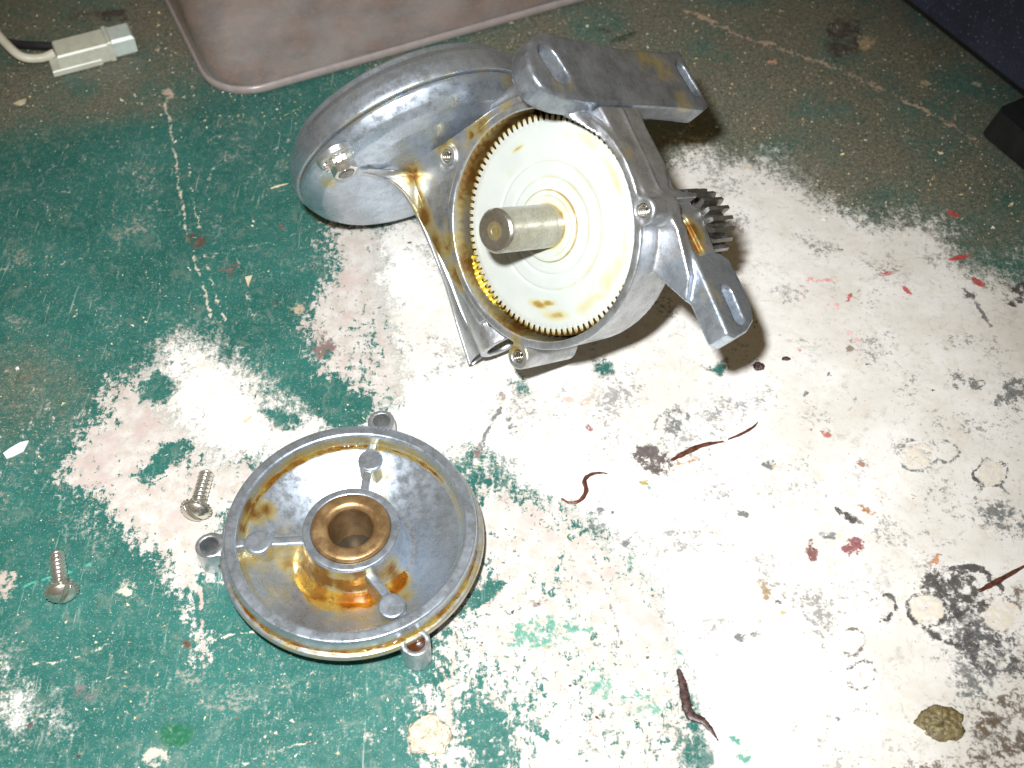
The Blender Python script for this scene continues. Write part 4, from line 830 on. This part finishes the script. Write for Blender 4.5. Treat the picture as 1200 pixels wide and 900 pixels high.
v, f = ringmesh([(rrect(lx - 6, ly - 4, lx + 60, ly + 34, 4, 5), 0), (rrect(lx - 7, ly - 5, lx + 60, ly + 35, 5, 5), 1), (rrect(lx - 5, ly - 2, lx + 58, ly + 32, 4, 5), 13)]); mesh('case_foot', v, f, M_RUB, cs, angle=40)

# ------------------------------------------------------------------ small litter on the bench
def rock(name, u, v, rx, ry, hz_, mat, label, cat, seed, ang=0, flat=.25, n=44, grp=None):
    r = np.random.default_rng(seed); p = onz(u, v, 0); V = []; F = []
    K = 14
    for i in range(K + 1):
        ph = math.pi / 2 * i / K
        for k in range(n):
            a = 2 * math.pi * k / n; rr_ = math.cos(ph) ** .6 if i < K else 0.02
            j = 1 + .05 * math.sin(3 * a + seed) + .06 * math.sin(5 * a + seed * 2.3) + .04 * math.sin(9 * a + seed) + r.normal() * flat * .16
            x = rx * rr_ * j * math.cos(a); y = ry * rr_ * j * math.sin(a); V.append((x * math.cos(ang) - y * math.sin(ang), x * math.sin(ang) + y * math.cos(ang), hz_ * math.sin(ph) * (1 + r.normal() * flat) - (.15 if i == 0 else 0)))
    for i in range(K):
        for k in range(n): j = (k + 1) % n; F.append((i * n + k, i * n + j, (i + 1) * n + j, (i + 1) * n + k))
    F.append(tuple(K * n + k for k in range(n)))
    o = mesh(name, V, F, mat, loc_mm=(p[0], p[1], 0)); return tag(o, label, cat, grp)
M_CRUST = plain('cream_crust', (.42, .36, .26), (.62, .57, .46), .7, 1.5, .9)
M_BCR = plain('olive_crust', (.10, .075, .028), (.26, .21, .10), .4, 1.5, .8)
M_SEED = plain('dark_seed', (.02, .012, .012), (.10, .055, .05), .35, 1.5, .6)
M_DKR = plain('dried_red_brown', (.06, .022, .016), (.17, .06, .035), .3, 3, .3)
M_CHIP = plain('white_flake', (.78, .78, .76), (.80, .80, .79), .5, 3, .2)
M_CREAM = plain('cream_splinter', (.55, .45, .28), (.66, .58, .42), .6, 2, .4)
rock('glue_lump', 503, 862, 6.0, 5.8, 1.5, M_CRUST, 'round crumbly cream glue lump on green paint near the bottom edge', 'glue lump', 3, flat=.30)
rock('resin_lump', 1103, 848, 6.6, 5.4, 1.7, M_BCR, 'shiny olive brown resin lump on white paint at bottom right', 'resin lump', 5, flat=.22)
rock('seed', 889, 430, 2.1, 1.9, 1.1, M_SEED, 'larger round dark seed below the slotted gearbox leg', 'seed', 8, flat=.12)
rock('seed', 921, 421, 1.6, .9, .8, M_SEED, 'smaller oval brown seed right of the larger dark seed', 'seed', 9, flat=.12)
def strip(name, pts, wd, ht, mat, label, cat):
    p0 = onz(*pts[0], 0); path = spline([onz(u, v, .35) - p0 for u, v in pts], 8); n = len(path)
    R = [wd * (.35 + .65 * math.sin(math.pi * min(1, (i + 1.5) / n))) * (1 + .10 * math.sin(i * 1.1) + .08 * math.sin(i * 2.9 + len(pts))) for i in range(n)]
    v, f = tube(path, R, 8); v = np.array(v); v[:, 2] *= ht; o = mesh(name, v, f, mat, loc_mm=(p0[0], p0[1], .05)); return tag(o, label, cat)
strip('dried_curl', [(658, 584), (668, 589), (680, 586), (687, 575), (685, 563), (692, 556), (703, 554), (712, 555)], .75, .6, M_DKR, 'thin dark brown C shaped curl on white paint right of the cover', 'curl')
strip('dried_strand', [(786, 540), (800, 532), (822, 522), (848, 517)], 1.0, .5, M_DKR, 'thick reddish brown strand beside the dark smear on white paint', 'strand')
strip('dried_strand', [(853, 515), (868, 509), (882, 501), (888, 495)], .5, 1., M_DKR, 'fine brown strand trailing right from the thick reddish strand', 'strand')
strip('rust_twig', [(1147, 693), (1160, 686), (1178, 676), (1210, 658)], .9, .9, M_DKR, 'straight red brown twig running off the right edge of the bench', 'twig')
strip('bark_sliver', [(795, 784), (800, 800), (804, 822), (810, 838), (826, 846), (842, 868)], 1.5, .3, M_SEED, 'jagged dark sliver at the bottom, between green and white paint', 'sliver')
strip('wood_splinter', [(317, 221), (326, 218), (338, 215)], .45, .9, M_CREAM, 'short pale splinter just left of the rounded motor bell', 'splinter')
def flake(name, pts, ht, mat, label, cat):
    p0 = onz(*pts[0], 0); P = [tuple((onz(u, v, 0) - p0)[:2]) for u, v in pts][::-1]
    v, f = prism(P, -.1, ht, .05); o = mesh(name, v, f, mat, loc_mm=(p0[0], p0[1], .05), smooth=False); return tag(o, label, cat)
flake('paint_flake', [(4, 532), (12, 526), (24, 519), (34, 517), (31, 523), (28, 529), (18, 534), (8, 538)], .45, M_CHIP, 'white paint flake lying on green paint at the left edge', 'paint flake')
flake('paper_scrap', [(287, 325), (296, 323), (293, 330), (291, 337)], .3, M_CREAM, 'small cream triangle of paper left of the gearbox tube', 'paper scrap')
flake('wood_chip', [(16, 122), (24, 118), (31, 117), (30, 121), (24, 124)], .5, M_CREAM, 'small cream wood chip on the dusty board below the wire connector', 'wood chip')
# sawdust and grit: uncountable
NV = 8500; uu = RNG.uniform(-30, 1230, NV * 3); vv = RNG.uniform(-20, 930, NV * 3)
dens = np.where(vv < 150 + np.clip(uu - 560, 0, 700) * .28, .9, .16); keep = RNG.random(NV * 3) < dens; uu = uu[keep][:NV]; vv = vv[keep][:NV]
GV = []; GFc = []; GC = []
pal = [(.62, .56, .40), (.55, .42, .22), (.70, .68, .62), (.36, .30, .22), (.70, .60, .30), (.10, .08, .07)]
for k in range(len(uu)):
    p = onz(uu[k], vv[k], 0); s_ = RNG.gamma(2., .07) + .07; b = len(GV); R3 = RNG.normal(size=(6, 3)) * [s_, s_, s_ * .6]
    for q in R3: GV.append((p[0] + q[0], p[1] + q[1], max(q[2] + s_ * .4, -.1)))
    GFc += [(b, b + 1, b + 2), (b + 1, b + 3, b + 2), (b + 3, b + 4, b + 5), (b, b + 4, b + 5)]; GC += [pal[RNG.integers(0, 6)]] * 6
s = NT('grit'); M_GRIT = s.set(Base_Color=s.attr('gcol', True), Roughness=.7)
g = mesh('sawdust', GV, np.array([f for f in GFc]), M_GRIT, smooth=False, attrs={'gcol': np.array(GC)}); tag(g, 'fine sawdust and grit scattered over the dusty bench', 'sawdust', kind='stuff')
